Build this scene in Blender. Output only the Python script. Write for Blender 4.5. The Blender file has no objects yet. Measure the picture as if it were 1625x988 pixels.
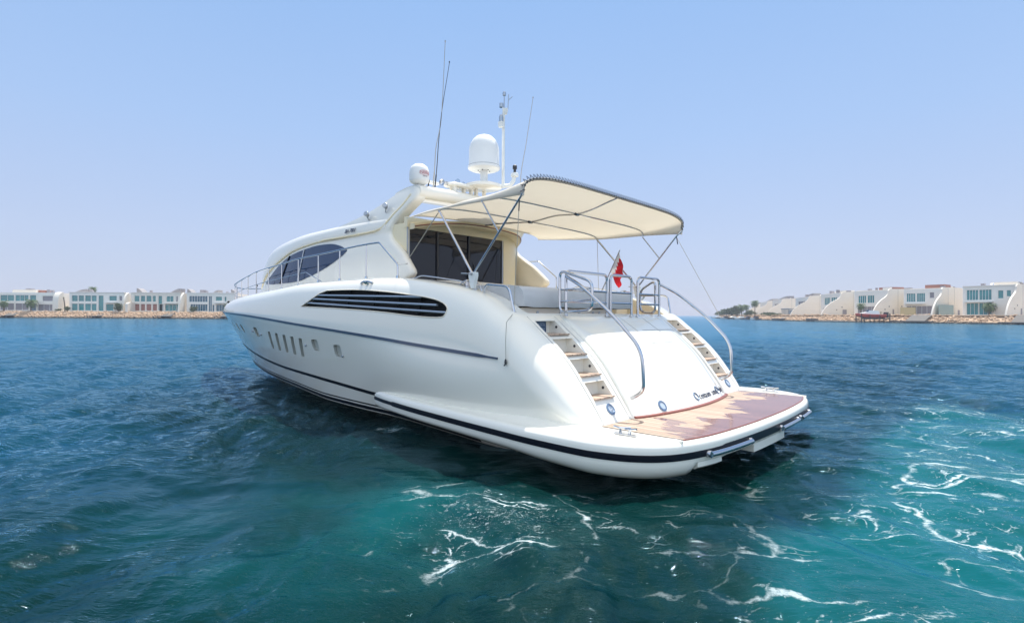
import bpy, bmesh, math, random
import numpy as np
from mathutils import Vector, Matrix
R = math.radians
random.seed(7); rng = np.random.RandomState(11)
SC = bpy.context.scene
COL = SC.collection

# ---------------------------------------------------------------- camera
cam_d = bpy.data.cameras.new("camera"); cam = bpy.data.objects.new("camera", cam_d); COL.objects.link(cam)
SC.camera = cam
FPX, PIT, ROLL, HC = 870.74, R(.350), R(.30), 2.085
cam_d.sensor_fit = 'HORIZONTAL'; cam_d.sensor_width = 36; cam_d.lens = FPX / 1625 * 36
cam_d.clip_start = .1; cam_d.clip_end = 9000
fwd = Vector((0, math.cos(PIT), math.sin(PIT))); up = Vector((0, -math.sin(PIT), math.cos(PIT))); rt = Vector((1, 0, 0))
rt2 = rt * math.cos(ROLL) + up * math.sin(ROLL); up2 = up * math.cos(ROLL) - rt * math.sin(ROLL)
cam.matrix_world = Matrix(((rt2.x, up2.x, -fwd.x, 0), (rt2.y, up2.y, -fwd.y, 0), (rt2.z, up2.z, -fwd.z, HC), (0, 0, 0, 1)))

# ---------------------------------------------------------------- light
PSI = R(47.25)
FW = Vector((-math.sin(PSI), math.cos(PSI), 0)); LF = Vector((-math.cos(PSI), -math.sin(PSI), 0))
sv = (FW * .16 + LF * -.35 + Vector((0, 0, 1))).normalized()
sun_el = math.asin(sv.z); sun_az = math.atan2(sv.x, sv.y)
w = bpy.data.worlds.new("World"); SC.world = w; w.use_nodes = True
wn = w.node_tree; bg = wn.nodes['Background']
sky = wn.nodes.new('ShaderNodeTexSky'); sky.sky_type = 'NISHITA'; sky.sun_disc = False
sky.sun_elevation = sun_el; sky.sun_rotation = sun_az; sky.air_density = 1.0; sky.dust_density = .6; sky.ozone_density = 2.2; sky.altitude = 0
tcw = wn.nodes.new('ShaderNodeTexCoord'); spw = wn.nodes.new('ShaderNodeSeparateXYZ'); wn.links.new(tcw.outputs['Generated'], spw.inputs[0])
rmp = wn.nodes.new('ShaderNodeValToRGB'); wn.links.new(spw.outputs[2], rmp.inputs[0])   # pale milky layer of a hazy day, thickest at the horizon
for e_, (p_, c_) in zip([rmp.color_ramp.elements[0], rmp.color_ramp.elements[1], rmp.color_ramp.elements.new(.12), rmp.color_ramp.elements.new(.30), rmp.color_ramp.elements.new(.55)], ((0, (.575, .625, .81)), (1, (.17, .36, .78)), (.12, (.545, .645, .885)), (.30, (.43, .61, .94)), (.55, (.31, .53, .92)))):
    e_.position = p_; e_.color = (*c_, 1)
scl = wn.nodes.new('ShaderNodeVectorMath'); scl.operation = 'SCALE'; wn.links.new(rmp.outputs[0], scl.inputs[0]); scl.inputs[3].default_value = 6.3
mxw = wn.nodes.new('ShaderNodeMix'); mxw.data_type = 'RGBA'; mxw.inputs[0].default_value = .88
wn.links.new(sky.outputs[0], mxw.inputs[6]); wn.links.new(scl.outputs[0], mxw.inputs[7])
# sky behind the camera brightened and warmed as added fill for the shaded hull
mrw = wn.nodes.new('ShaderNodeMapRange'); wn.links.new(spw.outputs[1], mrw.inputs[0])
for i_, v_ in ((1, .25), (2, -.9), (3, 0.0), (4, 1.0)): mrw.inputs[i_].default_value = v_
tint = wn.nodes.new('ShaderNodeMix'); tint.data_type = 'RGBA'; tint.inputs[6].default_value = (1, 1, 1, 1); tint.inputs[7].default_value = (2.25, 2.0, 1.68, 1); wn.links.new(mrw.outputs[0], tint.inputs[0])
skn = wn.nodes.new('ShaderNodeTexNoise'); skn.inputs['Scale'].default_value = 1.6; skn.inputs['Detail'].default_value = 3; wn.links.new(tcw.outputs['Generated'], skn.inputs['Vector'])
skm = wn.nodes.new('ShaderNodeMapRange'); wn.links.new(skn.outputs[0], skm.inputs[0]); skm.inputs[3].default_value = .97; skm.inputs[4].default_value = 1.035
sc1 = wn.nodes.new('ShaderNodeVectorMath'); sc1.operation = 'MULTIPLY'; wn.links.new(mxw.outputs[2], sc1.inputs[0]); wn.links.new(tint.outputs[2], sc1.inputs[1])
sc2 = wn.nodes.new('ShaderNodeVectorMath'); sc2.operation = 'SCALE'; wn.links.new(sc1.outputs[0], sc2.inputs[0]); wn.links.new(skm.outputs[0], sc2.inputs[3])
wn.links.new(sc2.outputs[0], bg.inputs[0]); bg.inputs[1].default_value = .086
sl = bpy.data.lights.new("sun", 'SUN'); sl.energy = 3.35; sl.angle = R(.53); sl.color = (1, .965, .90)
so = bpy.data.objects.new("sun", sl); COL.objects.link(so); so.rotation_euler = sv.to_track_quat('Z', 'Y').to_euler(); so.location = sv * 60
SC.view_settings.view_transform = 'Standard'; SC.view_settings.look = 'None'; SC.view_settings.exposure = .85; SC.view_settings.gamma = 1
SC.cycles.max_bounces = 8; SC.cycles.glossy_bounces = 4; SC.cycles.diffuse_bounces = 3; SC.cycles.volume_bounces = 0
SC.cycles.caustics_reflective = False; SC.cycles.caustics_refractive = False
SC.cycles.sample_clamp_indirect = 6

# ---------------------------------------------------------------- materials
def mat(name, col, rough=.5, metal=0, coat=0, spec=.5, var=0, vscale=3, bump=0, bscale=20, alpha=1):
    m = bpy.data.materials.new(name); m.use_nodes = True
    nt = m.node_tree; b = nt.nodes['Principled BSDF']
    b.inputs['Base Color'].default_value = (*col, 1); b.inputs['Roughness'].default_value = rough
    b.inputs['Metallic'].default_value = metal; b.inputs['Coat Weight'].default_value = coat; b.inputs['Coat Roughness'].default_value = .04
    b.inputs['Specular IOR Level'].default_value = spec
    if var or bump:
        tc = nt.nodes.new('ShaderNodeTexCoord')
    if var:
        n = nt.nodes.new('ShaderNodeTexNoise'); n.inputs['Scale'].default_value = vscale; n.inputs['Detail'].default_value = 6
        nt.links.new(tc.outputs['Object'], n.inputs['Vector'])
        mx = nt.nodes.new('ShaderNodeMix'); mx.data_type = 'RGBA'
        mx.inputs[6].default_value = (*[c * (1 - var) for c in col], 1); mx.inputs[7].default_value = (*[min(1, c * (1 + var)) for c in col], 1)
        nt.links.new(n.outputs[0], mx.inputs[0]); nt.links.new(mx.outputs[2], b.inputs['Base Color'])
    if bump:
        n2 = nt.nodes.new('ShaderNodeTexNoise'); n2.inputs['Scale'].default_value = bscale; n2.inputs['Detail'].default_value = 4
        nt.links.new(tc.outputs['Object'], n2.inputs['Vector'])
        bp = nt.nodes.new('ShaderNodeBump'); bp.inputs['Strength'].default_value = bump; bp.inputs['Distance'].default_value = .02
        nt.links.new(n2.outputs[0], bp.inputs['Height']); nt.links.new(bp.outputs[0], b.inputs['Normal'])
    return m
M = {}
M['gel'] = mat('white_gelcoat', (.91, .88, .785), .20, coat=.7, var=.02, vscale=1.3)
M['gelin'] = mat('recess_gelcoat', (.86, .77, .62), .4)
M['gelshade'] = mat('shaded_recess_gelcoat', (.50, .51, .47), .3, coat=.4)  # hull gelcoat darkened, the shade inside the side recesses put into the colour
M['cab'] = mat('cream_white_gelcoat', (.91, .865, .765), .25, coat=.5, var=.03, vscale=1.1)
M['cream'] = mat('cream_gelcoat', (.88, .77, .54), .4, var=.04, vscale=2)
M['navy'] = mat('navy_stripe', (.003, .004, .010), .35, spec=.2)
M['rub'] = mat('rub_rail_blue', (.05, .07, .12), .3, coat=.3)
M['boot'] = mat('bottom_paint', (.008, .012, .03), .5, spec=.2)
M['chrome'] = mat('polished_steel', (.52, .53, .56), .14, metal=1)
M['steel'] = mat('brushed_steel', (.42, .43, .45), .3, metal=1)
M['slat'] = mat('satin_louvre', (.46, .49, .54), .35, metal=.6)
M['glass'] = mat('tinted_glass', (.006, .009, .020), .02, spec=.42)
M['sideglass'] = mat('sky_blue_glass', (.006, .028, .085), .04, spec=.6)  # blue of the reflected sky put into the base colour
M['black'] = mat('black_grille', (.004, .004, .005), .5, spec=.12)
M['dark'] = mat('dark_seam', (.03, .03, .035), .5)
M['grey'] = mat('seam_grey', (.32, .32, .31), .5)
M['canvas'] = mat('awning_canvas', (.86, .83, .77), .85, var=.03, vscale=4, bump=.25, bscale=6, spec=.2)
M['vinyl'] = mat('grey_vinyl_cover', (.60, .60, .60), .7, var=.06, vscale=5, bump=.5, bscale=7)
M['seat'] = mat('seat_vinyl', (.78, .66, .53), .5)
M['radome'] = mat('radome_white', (.84, .84, .82), .35)
M['whitepaint'] = mat('white_paint', (.82, .82, .78), .35)
M['red'] = mat('flag_red', (.62, .02, .04), .8)
M['flagwhite'] = mat('flag_white', (.8, .8, .82), .8)
M['blackcord'] = mat('black_cord', (.05, .055, .075), .6)
M['rope'] = mat('thin_rope', (.45, .42, .36), .8)
M['lens'] = mat('lamp_lens', (.5, .58, .66), .1, coat=.5)
M['ring'] = mat('lamp_ring', (.20, .28, .40), .25, metal=.5)
M['plate'] = mat('navy_plate', (.02, .07, .16), .3, coat=.4)
M['letters'] = mat('dark_lettering', (.02, .03, .07), .4)
M['letterlight'] = mat('silver_lettering', (.35, .45, .60), .3)
M['redlogo'] = mat('red_logo', (.45, .02, .03), .4)
M['canvas'].node_tree.nodes['Principled BSDF'].inputs['Transmission Weight'].default_value = 0
# canvas lets some light through
def translucent(m, col, f):
    nt = m.node_tree; b = nt.nodes['Principled BSDF']; out = nt.nodes['Material Output']
    t = nt.nodes.new('ShaderNodeBsdfTranslucent'); t.inputs[0].default_value = (*col, 1)
    mx = nt.nodes.new('ShaderNodeMixShader'); mx.inputs[0].default_value = f
    nt.links.new(b.outputs[0], mx.inputs[1]); nt.links.new(t.outputs[0], mx.inputs[2]); nt.links.new(mx.outputs[0], out.inputs[0])
translucent(M['canvas'], (.92, .87, .78), .48)
translucent(M['red'], (.6, .02, .03), .4); translucent(M['flagwhite'], (.8, .8, .8), .3)

def teak_mat(name, wet=True, axis=1, lift=1):
    m = bpy.data.materials.new(name); m.use_nodes = True; nt = m.node_tree; L = nt.links; N = nt.nodes
    b = N['Principled BSDF']; tc = N.new('ShaderNodeTexCoord'); sep = N.new('ShaderNodeSeparateXYZ'); L.new(tc.outputs['Object'], sep.inputs[0])
    def math_(op, a, bb=None, clamp=False):
        n = N.new('ShaderNodeMath'); n.operation = op; n.use_clamp = clamp
        for i, v in enumerate((a, bb)):
            if v is None: continue
            if isinstance(v, (int, float)): n.inputs[i].default_value = v
            else: L.new(v, n.inputs[i])
        return n.outputs[0]
    pl = math_('MULTIPLY', sep.outputs[axis], 1 / .11)
    fr = math_('FRACT', pl); fl = math_('FLOOR', pl)
    seam = math_('LESS_THAN', fr, .14)
    wn_ = N.new('ShaderNodeTexWhiteNoise'); wn_.noise_dimensions = '1D'; L.new(fl, wn_.inputs['W'])
    mp = N.new('ShaderNodeMapping'); mp.inputs['Scale'].default_value = (3, 60, 3) if axis == 1 else (60, 3, 3); L.new(tc.outputs['Object'], mp.inputs[0])
    gr = N.new('ShaderNodeTexNoise'); gr.inputs['Scale'].default_value = 1; gr.inputs['Detail'].default_value = 5; L.new(mp.outputs[0], gr.inputs['Vector'])
    cr = N.new('ShaderNodeMix'); cr.data_type = 'RGBA'; cr.inputs[6].default_value = (.33 * lift, .225 * lift, .165 * lift, 1); cr.inputs[7].default_value = (.52 * lift, .40 * lift, .31 * lift, 1)
    mixv = math_('ADD', math_('MULTIPLY', wn_.outputs[0], .5), math_('MULTIPLY', gr.outputs[0], .6), True); L.new(mixv, cr.inputs[0])
    col = cr.outputs[2]
    if wet:
        # wet area: ragged tongues along the planks, mostly the aft starboard part of the deck
        mp2 = N.new('ShaderNodeMapping'); mp2.inputs['Scale'].default_value = (.9, 7, 1); L.new(tc.outputs['Object'], mp2.inputs[0])
        n2 = N.new('ShaderNodeTexNoise'); n2.inputs['Scale'].default_value = 1.0; n2.inputs['Detail'].default_value = 3; L.new(mp2.outputs[0], n2.inputs['Vector'])
        n3 = N.new('ShaderNodeTexNoise'); n3.inputs['Scale'].default_value = 1.3; n3.inputs['Detail'].default_value = 2; L.new(tc.outputs['Object'], n3.inputs['Vector'])
        # f = -x*1.5 - .1*y + noise
        f = math_('ADD', math_('MULTIPLY', sep.outputs[0], -1.3), math_('MULTIPLY', sep.outputs[1], -.20))
        f = math_('ADD', f, math_('MULTIPLY', math_('SUBTRACT', n2.outputs[0], .5), 1.7))
        f = math_('ADD', f, math_('MULTIPLY', math_('SUBTRACT', n3.outputs[0], .5), 3.0))
        f = math_('SUBTRACT', f, .78)
        wm = math_('MULTIPLY', f, 14, True)
        mw = N.new('ShaderNodeMix'); mw.data_type = 'RGBA'; L.new(wm, mw.inputs[0]); L.new(col, mw.inputs[6])
        cr2 = N.new('ShaderNodeMix'); cr2.data_type = 'RGBA'; cr2.inputs[6].default_value = (.15, .07, .06, 1); cr2.inputs[7].default_value = (.30, .15, .125, 1); L.new(mixv, cr2.inputs[0])
        L.new(cr2.outputs[2], mw.inputs[7]); col = mw.outputs[2]
        L.new(math_('SUBTRACT', .6, math_('MULTIPLY', wm, .48)), b.inputs['Roughness'])
    sm = N.new('ShaderNodeMix'); sm.data_type = 'RGBA'; L.new(math_('MULTIPLY', seam, .85), sm.inputs[0]); L.new(col, sm.inputs[6]); sm.inputs[7].default_value = (.06, .045, .035, 1)
    L.new(sm.outputs[2], b.inputs['Base Color'])
    return m
M['teak'] = teak_mat('teak_deck', True)
M['teakdry'] = teak_mat('teak_tread', False, lift=1.25)
M['teakred'] = mat('wet_teak_trim', (.26, .08, .06), .35, var=.15, vscale=8)

# ---------------------------------------------------------------- mesh helpers
class MB:
    """collects faces; build() makes ONE mesh object"""
    def __init__(s): s.v = []; s.f = []; s.sm = []
    def add(s, V, F, smooth=False):
        o = len(s.v); s.v += [tuple(p) for p in V]; s.f += [tuple(i + o for i in f) for f in F]; s.sm += [smooth] * len(F); return s
    def box(s, a, b):
        (x0, y0, z0), (x1, y1, z1) = a, b
        V = [(x0, y0, z0), (x1, y0, z0), (x1, y1, z0), (x0, y1, z0), (x0, y0, z1), (x1, y0, z1), (x1, y1, z1), (x0, y1, z1)]
        return s.add(V, [(0, 3, 2, 1), (4, 5, 6, 7), (0, 1, 5, 4), (1, 2, 6, 5), (2, 3, 7, 6), (3, 0, 4, 7)])
    def obox(s, c, u, v, n, hu, hv, hn):
        c, u, v, n = map(Vector, (c, u, v, n))
        V = [c + u * a * hu + v * b * hv + n * d * hn for d in (-1, 1) for a, b in ((-1, -1), (1, -1), (1, 1), (-1, 1))]
        return s.add(V, [(0, 3, 2, 1), (4, 5, 6, 7), (0, 1, 5, 4), (1, 2, 6, 5), (2, 3, 7, 6), (3, 0, 4, 7)])
    def grid(s, rows, close_u=False, close_v=False, smooth=True, cap=False, flip=False):
        n = len(rows); m = len(rows[0]); V = [p for r in rows for p in r]; F = []
        for i in range(n if close_u else n - 1):
            for j in range(m if close_v else m - 1):
                a, b = i * m + j, i * m + (j + 1) % m; c, d = ((i + 1) % n) * m + (j + 1) % m, ((i + 1) % n) * m + j
                F.append((a, b, c, d) if not flip else (a, d, c, b))
        if cap:
            F.append(tuple(range(m))[::-1] if not flip else tuple(range(m)))
            F.append(tuple((n - 1) * m + k for k in range(m)) if not flip else tuple((n - 1) * m + k for k in range(m))[::-1])
        return s.add(V, F, smooth)
    def tube(s, pts, r, n=10, closed=False, r_end=None):
        P = [Vector(p) for p in pts]; N = len(P); rows = []; prev = None
        for i in range(N):
            if closed: t = P[(i + 1) % N] - P[i - 1]
            else: t = P[min(i + 1, N - 1)] - P[max(i - 1, 0)]
            t.normalize()
            if prev is None:
                a = Vector((0, 0, 1)) if abs(t.z) < .9 else Vector((1, 0, 0)); u = t.cross(a).normalized()
            else:
                u = (prev - t * prev.dot(t)).normalized()
            v = t.cross(u); prev = u
            rr = r if r_end is None else r + (r_end - r) * i / (N - 1)
            rows.append([P[i] + (u * math.cos(k * 2 * math.pi / n) + v * math.sin(k * 2 * math.pi / n)) * rr for k in range(n)])
        return s.grid(rows, close_u=closed, close_v=True, cap=not closed)
    def lathe(s, prof, c=(0, 0, 0), n=32, axis=None, cap=True):
        c = Vector(c); q = Vector((0, 0, 1)).rotation_difference(Vector(axis)) if axis else None
        rows = []
        for r_, z in prof:
            row = [Vector((r_ * math.cos(k * 2 * math.pi / n), r_ * math.sin(k * 2 * math.pi / n), z)) for k in range(n)]
            if q: row = [q @ p for p in row]
            rows.append([c + p for p in row])
        return s.grid(rows, close_v=True, cap=cap)
    def prism(s, poly, d0, d1, plane='xz'):
        n = len(poly)
        def P(a, b, d): return {'xz': (a, d, b), 'xy': (a, b, d), 'yz': (d, a, b)}[plane]
        V = [P(a, b, d0) for a, b in poly] + [P(a, b, d1) for a, b in poly]
        return s.add(V, [tuple(range(n))[::-1], tuple(range(n, 2 * n))] + [(i, (i + 1) % n, n + (i + 1) % n, n + i) for i in range(n)])
    def build(s, name, m, parent=None, angle=35, bevel=0, fix=True):
        me = bpy.data.meshes.new(name); me.from_pydata([tuple(v) for v in s.v], [], s.f)
        me.polygons.foreach_set('use_smooth', s.sm)
        if fix:
            bm = bmesh.new(); bm.from_mesh(me); bmesh.ops.remove_doubles(bm, verts=bm.verts, dist=1e-5)
            bmesh.ops.dissolve_degenerate(bm, edges=bm.edges, dist=1e-6)
            bmesh.ops.recalc_face_normals(bm, faces=bm.faces); bm.to_mesh(me); bm.free()
        me.update()
        if any(s.sm): me.set_sharp_from_angle(angle=R(angle))
        o = bpy.data.objects.new(name, me); COL.objects.link(o)
        for mm in (m if isinstance(m, (list, tuple)) else [m]): me.materials.append(mm)
        if parent: o.parent = parent
        if bevel:
            md = o.modifiers.new('bevel', 'BEVEL'); md.width = bevel; md.segments = 2; md.limit_method = 'ANGLE'
        return o
def rnd(pts, r, n=6, closed=False):
    """round the corners of a polyline"""
    P = [Vector(p) for p in pts]; out = []; N = len(P)
    for i in range(N):
        if not closed and i in (0, N - 1): out.append(P[i]); continue
        a, b, c = P[i - 1], P[i], P[(i + 1) % N]
        u = (a - b); v = (c - b); d = min(r, u.length * .45, v.length * .45)
        p0 = b + u.normalized() * d; p1 = b + v.normalized() * d
        for k in range(n + 1):
            t = k / n; out.append(p0 * (1 - t) ** 2 + b * 2 * t * (1 - t) + p1 * t * t)
    return out
def pchip(tab):
    xs, ys = map(np.array, zip(*sorted(tab))); xs = xs.astype(float); ys = ys.astype(float)
    h = np.diff(xs); d = np.diff(ys) / h; m = np.zeros(len(xs))
    m[0], m[-1] = d[0], d[-1]
    for i in range(1, len(xs) - 1):
        if d[i - 1] * d[i] > 0:
            w1, w2 = 2 * h[i] + h[i - 1], h[i] + 2 * h[i - 1]; m[i] = (w1 + w2) / (w1 / d[i - 1] + w2 / d[i])
    def f(x):
        x = min(max(x, xs[0]), xs[-1]); i = min(int(np.searchsorted(xs, x, 'right')) - 1, len(h) - 1); t = (x - xs[i]) / h[i]
        return float((2*t**3-3*t**2+1)*ys[i] + (t**3-2*t**2+t)*h[i]*m[i] + (-2*t**3+3*t**2)*ys[i+1] + (t**3-t**2)*h[i]*m[i+1])
    return f
def spline(pts, n):
    """smooth curve through points, n samples"""
    P = np.array([tuple(p) for p in pts], float); s = np.r_[0, np.cumsum(np.linalg.norm(np.diff(P, axis=0), axis=1))]
    fs = [pchip(list(zip(s, P[:, k]))) for k in range(P.shape[1])]
    return [tuple(f(t) for f in fs) for t in np.linspace(0, s[-1], n)]
def mir(pts): return [(p[0], -p[1], p[2]) for p in pts]
def empty(name, loc=(0, 0, 0), rz=0, label=None, cat=None, group=None):
    o = bpy.data.objects.new(name, None); COL.objects.link(o); o.location = loc; o.rotation_euler = (0, 0, rz); o.empty_display_size = .3
    return tag(o, label, cat, group)
def tag(o, label=None, cat=None, group=None, kind=None):
    if label: o['label'] = label
    if cat: o['category'] = cat
    if group: o['group'] = group
    if kind: o['kind'] = kind
    return o
def text_mesh(body, size, m, name, parent, frame, extrude=.002, shear=0, squeeze=1):
    """frame: 4x4 matrix (x right, y up, z out)"""
    cu = bpy.data.curves.new(name, 'FONT'); cu.body = body; cu.size = size; cu.extrude = extrude; cu.shear = shear; cu.align_x = 'LEFT'
    t = bpy.data.objects.new(name, cu); COL.objects.link(t)
    dg = bpy.context.evaluated_depsgraph_get(); me = bpy.data.meshes.new_from_object(t.evaluated_get(dg))
    bpy.data.objects.remove(t)
    me.transform(frame @ Matrix.Diagonal((squeeze, 1, 1, 1))); o = bpy.data.objects.new(name, me); COL.objects.link(o); me.materials.clear(); me.materials.append(m); o.parent = parent
    return o

# ================================================================ THE YACHT
yacht = empty('motor_yacht', (2.846, 9.009, 0), R(90) + PSI,
              'large cream-white motor yacht with radar arch, canvas awning and teak bathing platform', 'yacht')
Y = yacht
# ---- hull lines (x forward from the foot of the transom, y half breadth, z above water)
XE = dict(K=15.6, C=16.9, U=17.9, R=19.2, S=18.9)
yC = pchip([(0, 2.45), (5, 2.45), (8, 2.25), (11, 1.85), (13.5, 1.25), (15.3, .68), (16.9, 0)])
zC = pchip([(0, .02), (2, .04), (3, .09), (5, .17), (7, .17), (9.2, .27), (11, .33), (13.3, .38), (16.9, .46)])
yU = pchip([(0, 2.75), (2, 2.82), (5, 2.66), (8, 2.5), (11, 2.15), (13, 1.74), (14.5, 1.36), (16, .85), (17.9, 0)])
zU = pchip([(0, .54), (3.5, .56), (4.6, .58), (6.5, .66), (8, .725), (9.5, .78), (11.3, .885), (12.9, .985), (14.5, 1.1), (17.9, 1.26)])
yR = pchip([(0, 2.42), (.05, 2.55), (.12, 2.66), (.3, 2.80), (.6, 2.90), (1, 2.94), (1.6, 2.95), (4, 2.95), (8, 2.9), (11, 2.72), (13, 2.38), (14.5, 1.97), (15.5, 1.63), (17, 1.02), (18.3, .45), (19.2, 0)])
zR = pchip([(0, .60), (.3, .72), (.6, .9), (1, 1.15), (1.4, 1.38), (2.4, 1.53), (3.35, 1.585), (4.2, 1.645), (6.5, 1.785), (7.85, 1.865), (9.5, 1.965), (11.5, 2.055), (13.1, 2.09), (16, 2.13), (19.2, 2.15)])
yS = pchip([(0, 2.40), (1.4, 2.44), (4, 2.5), (8, 2.5), (11, 2.3), (13, 1.95), (15, 1.45), (17, .8), (18.2, .33), (18.9, 0)])
zS = pchip([(0, .625), (.12, .80), (.3, 1.045), (.57, 1.385), (.85, 1.655), (1.14, 1.885), (1.38, 2.07), (1.58, 2.17), (1.9, 2.34), (2.46, 2.51), (2.76, 2.575), (3.23, 2.645), (3.74, 2.71), (4.45, 2.755), (5.5, 2.79), (7.45, 2.785), (9.4, 2.69), (11.1, 2.615), (13.5, 2.52), (16, 2.44), (18.9, 2.38)])
def px(B, j): return B if B < 9 else 9 + (B - 9) * (XE[j] - 9) / (19.2 - 9)
def section(B):
    P = []
    xk = px(B, 'K'); k = min(1, max(0, (B - 13) / 6.2)); zk = -.75 + 1.0 * k ** 2
    xc = px(B, 'C'); xu = px(B, 'U'); xr = px(B, 'R'); xs = px(B, 'S')
    c = (xc, min(yC(xc), yR(xr) - .01 if B < 3 else 9), zC(xc)); 
    u = (xu, min(yU(xu), yR(xr) - .003 if B < 3 else 9), min(zU(xu), zR(xr) - .02)); r = (xr, yR(xr), zR(xr)); s = (xs, yS(xs), zS(xs))
    if B < 1.4:
        s = (xs, min(s[1], 2.40), s[2])
    for i in range(4): t = i / 4; P.append((xk + (c[0] - xk) * t, c[1] * t, zk + (c[2] - zk) * t))
    P.append(c); P.append((c[0], c[1] + .035 * min(1, c[1]), c[2] + .015))
    c = P[-1]
    n = 14
    for i in range(1, n + 1):
        z = c[2] + (r[2] - c[2]) * i / n
        # quadratic through c,u,r in z
        def lag(a, b, d):
            za, zb, zd = c[2], u[2], r[2]
            return a*(z-zb)*(z-zd)/((za-zb)*(za-zd)) + b*(z-za)*(z-zd)/((zb-za)*(zb-zd)) + d*(z-za)*(z-zb)/((zd-za)*(zd-zb))
        P.append((lag(c[0], u[0], r[0]), max(0, lag(c[1], u[1], r[1])), z))
    nn = 2.2 + .7 * min(1, max(0, (B - .3) / 2.5)) - .5 * min(1, max(0, (B - 8) / 8))
    m = 22
    for i in range(1, m + 1):
        th = math.pi / 2 * (1 - i / m)
        sy = math.sin(th) ** (2 / nn) if th > 1e-6 else 0; cz = math.cos(th) ** (2 / nn)
        P.append((r[0] + (s[0] - r[0]) * i / m, s[1] + (r[1] - s[1]) * sy, r[2] + (s[2] - r[2]) * cz))
    if B < 1.46:
        for q in (.9, .8, .7, .5, .25, 0): P.append((s[0], s[1] * q, s[2]))
    elif B < 4.97:
        P += [(s[0], s[1] - .18, s[2]), (s[0], s[1] - .205, s[2] - .03), (s[0], s[1] - .21, 1.95), (s[0], 1.2, 1.95), (s[0], .6, 1.95), (s[0], 0, 1.95)]
    else:
        for q in (.9, .8, .7, .5, .25, 0): P.append((s[0], s[1] * q, s[2] + .05 * (1 - q)))
    return P
Bs = sorted(set([round(float(x), 4) for x in list(np.linspace(0, .12, 7)) + list(np.linspace(.16, 1.44, 26)) + [1.459, 1.461] + list(np.linspace(1.5, 4.94, 36)) + [4.965, 4.975] + list(np.linspace(5.05, 16, 100)) + list(19.2 - 3.2 * np.linspace(1, 0, 46) ** 1.5)]))
SEC = [section(b) for b in Bs]
SECA = np.array(SEC)
def hy(x, z):
    """half breadth of the topsides at (x,z), between the chine and the sheer"""
    A = SECA[:, 5:42]; k = np.arange(A.shape[1]); yy = []; zz = []
    for j in k:
        yy.append(np.interp(x, A[:, j, 0], A[:, j, 1])); zz.append(np.interp(x, A[:, j, 0], A[:, j, 2]))
    return float(np.interp(z, zz, yy))
hb = MB()
rows = [s[:] + mir(s[::-1])[1:] for s in SEC]
hb.grid(rows, close_v=False)
# close bottom keel: first and last points coincide (y = 0)
hb.add(rows[0], [tuple(range(len(rows[0])))[::-1]])
hull = hb.build('hull', M['gel'], Y, angle=40)

# ---- cutters (recesses) -------------------------------------------------
cut = MB()
def cut_side(poly, depth, side):
    n = len(poly); V = [(x, side * (hy(x, z) + .12), z) for x, z in poly] + [(x, side * (hy(x, z) - depth), z) for x, z in poly]
    cx = sum(p[0] for p in poly) / n; cz = sum(p[1] for p in poly) / n; cy = sum(hy(*p) for p in poly) / n
    V += [(cx, side * (cy + .12), cz), (cx, side * (cy - depth), cz)]
    F = []
    for i in range(n):
        j = (i + 1) % n; F += [(2 * n, i, j), (2 * n + 1, n + j, n + i), (i, n + i, n + j, j)]
    cut.add(V, F)
def rrect(cx, cz, w, h, r=.06, sx=0):
    P = rnd([(cx - w/2, cz - h/2, 0), (cx + w/2, cz - h/2, 0), (cx + w/2, cz + h/2, 0), (cx - w/2, cz + h/2, 0)], r, 4, True)
    return [(p.x + sx * (p.y - cz), p.y) for p in P]
PORTH = [(6.02, 1.345, .30, .24), (6.98, 1.42, .30, .24), (10.52, 1.61, .30, .24), (12.0, 1.665, .22, .22), (12.7, 1.70, .20, .22), (13.6, 1.74, .16, .2)]
SLOTS = [(9.54, 1.43, 1.24), (9.06, 1.405, 1.2), (8.60, 1.38, 1.2), (8.16, 1.355, 1.2), (7.73, 1.33, 1.2)]
vt = pchip([(2.58, 2.19), (2.68, 2.26), (3.0, 2.345), (3.42, 2.40), (4.54, 2.505), (5.5, 2.555), (6.42, 2.565), (7.2, 2.325), (7.44, 2.245)])
vb = pchip([(2.58, 2.17), (2.62, 2.06), (2.78, 2.035), (4.55, 2.135), (6, 2.195), (7.44, 2.24)])
VX = [2.58, 2.60, 2.64, 2.7, 2.8, 2.95, 3.2, 3.5, 3.8, 4.2, 4.6, 5, 5.4, 5.8, 6.1, 6.42, 6.7, 7, 7.25, 7.44]
def vent_poly(): return [(x, vb(x)) for x in VX] + [(x, vt(x)) for x in VX[::-1][1:-1]]
for sd in (1, -1):
    for cx, cz, w_, h_ in PORTH: cut_side(rrect(cx, cz, w_, h_, .07), .07, sd)
    for cx, cz, _ in SLOTS: cut_side(rrect(cx, cz, .17, .43, .04, sx=-.35), .09, sd)
    # vent as a strip cutter (follows the side)
    rowsv = []
    for x in VX:
        b_, t_ = vb(x) - 1e-4, vt(x) + 1e-4
        zs_ = np.linspace(b_, t_, 6)
        rowsv.append([(x, sd * (hy(x, z) + .1), z) for z in zs_] + [(x, sd * (hy(x, z) - .13), z) for z in zs_[::-1]])
    cut.grid(rowsv, close_v=True, smooth=False, cap=True)
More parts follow.
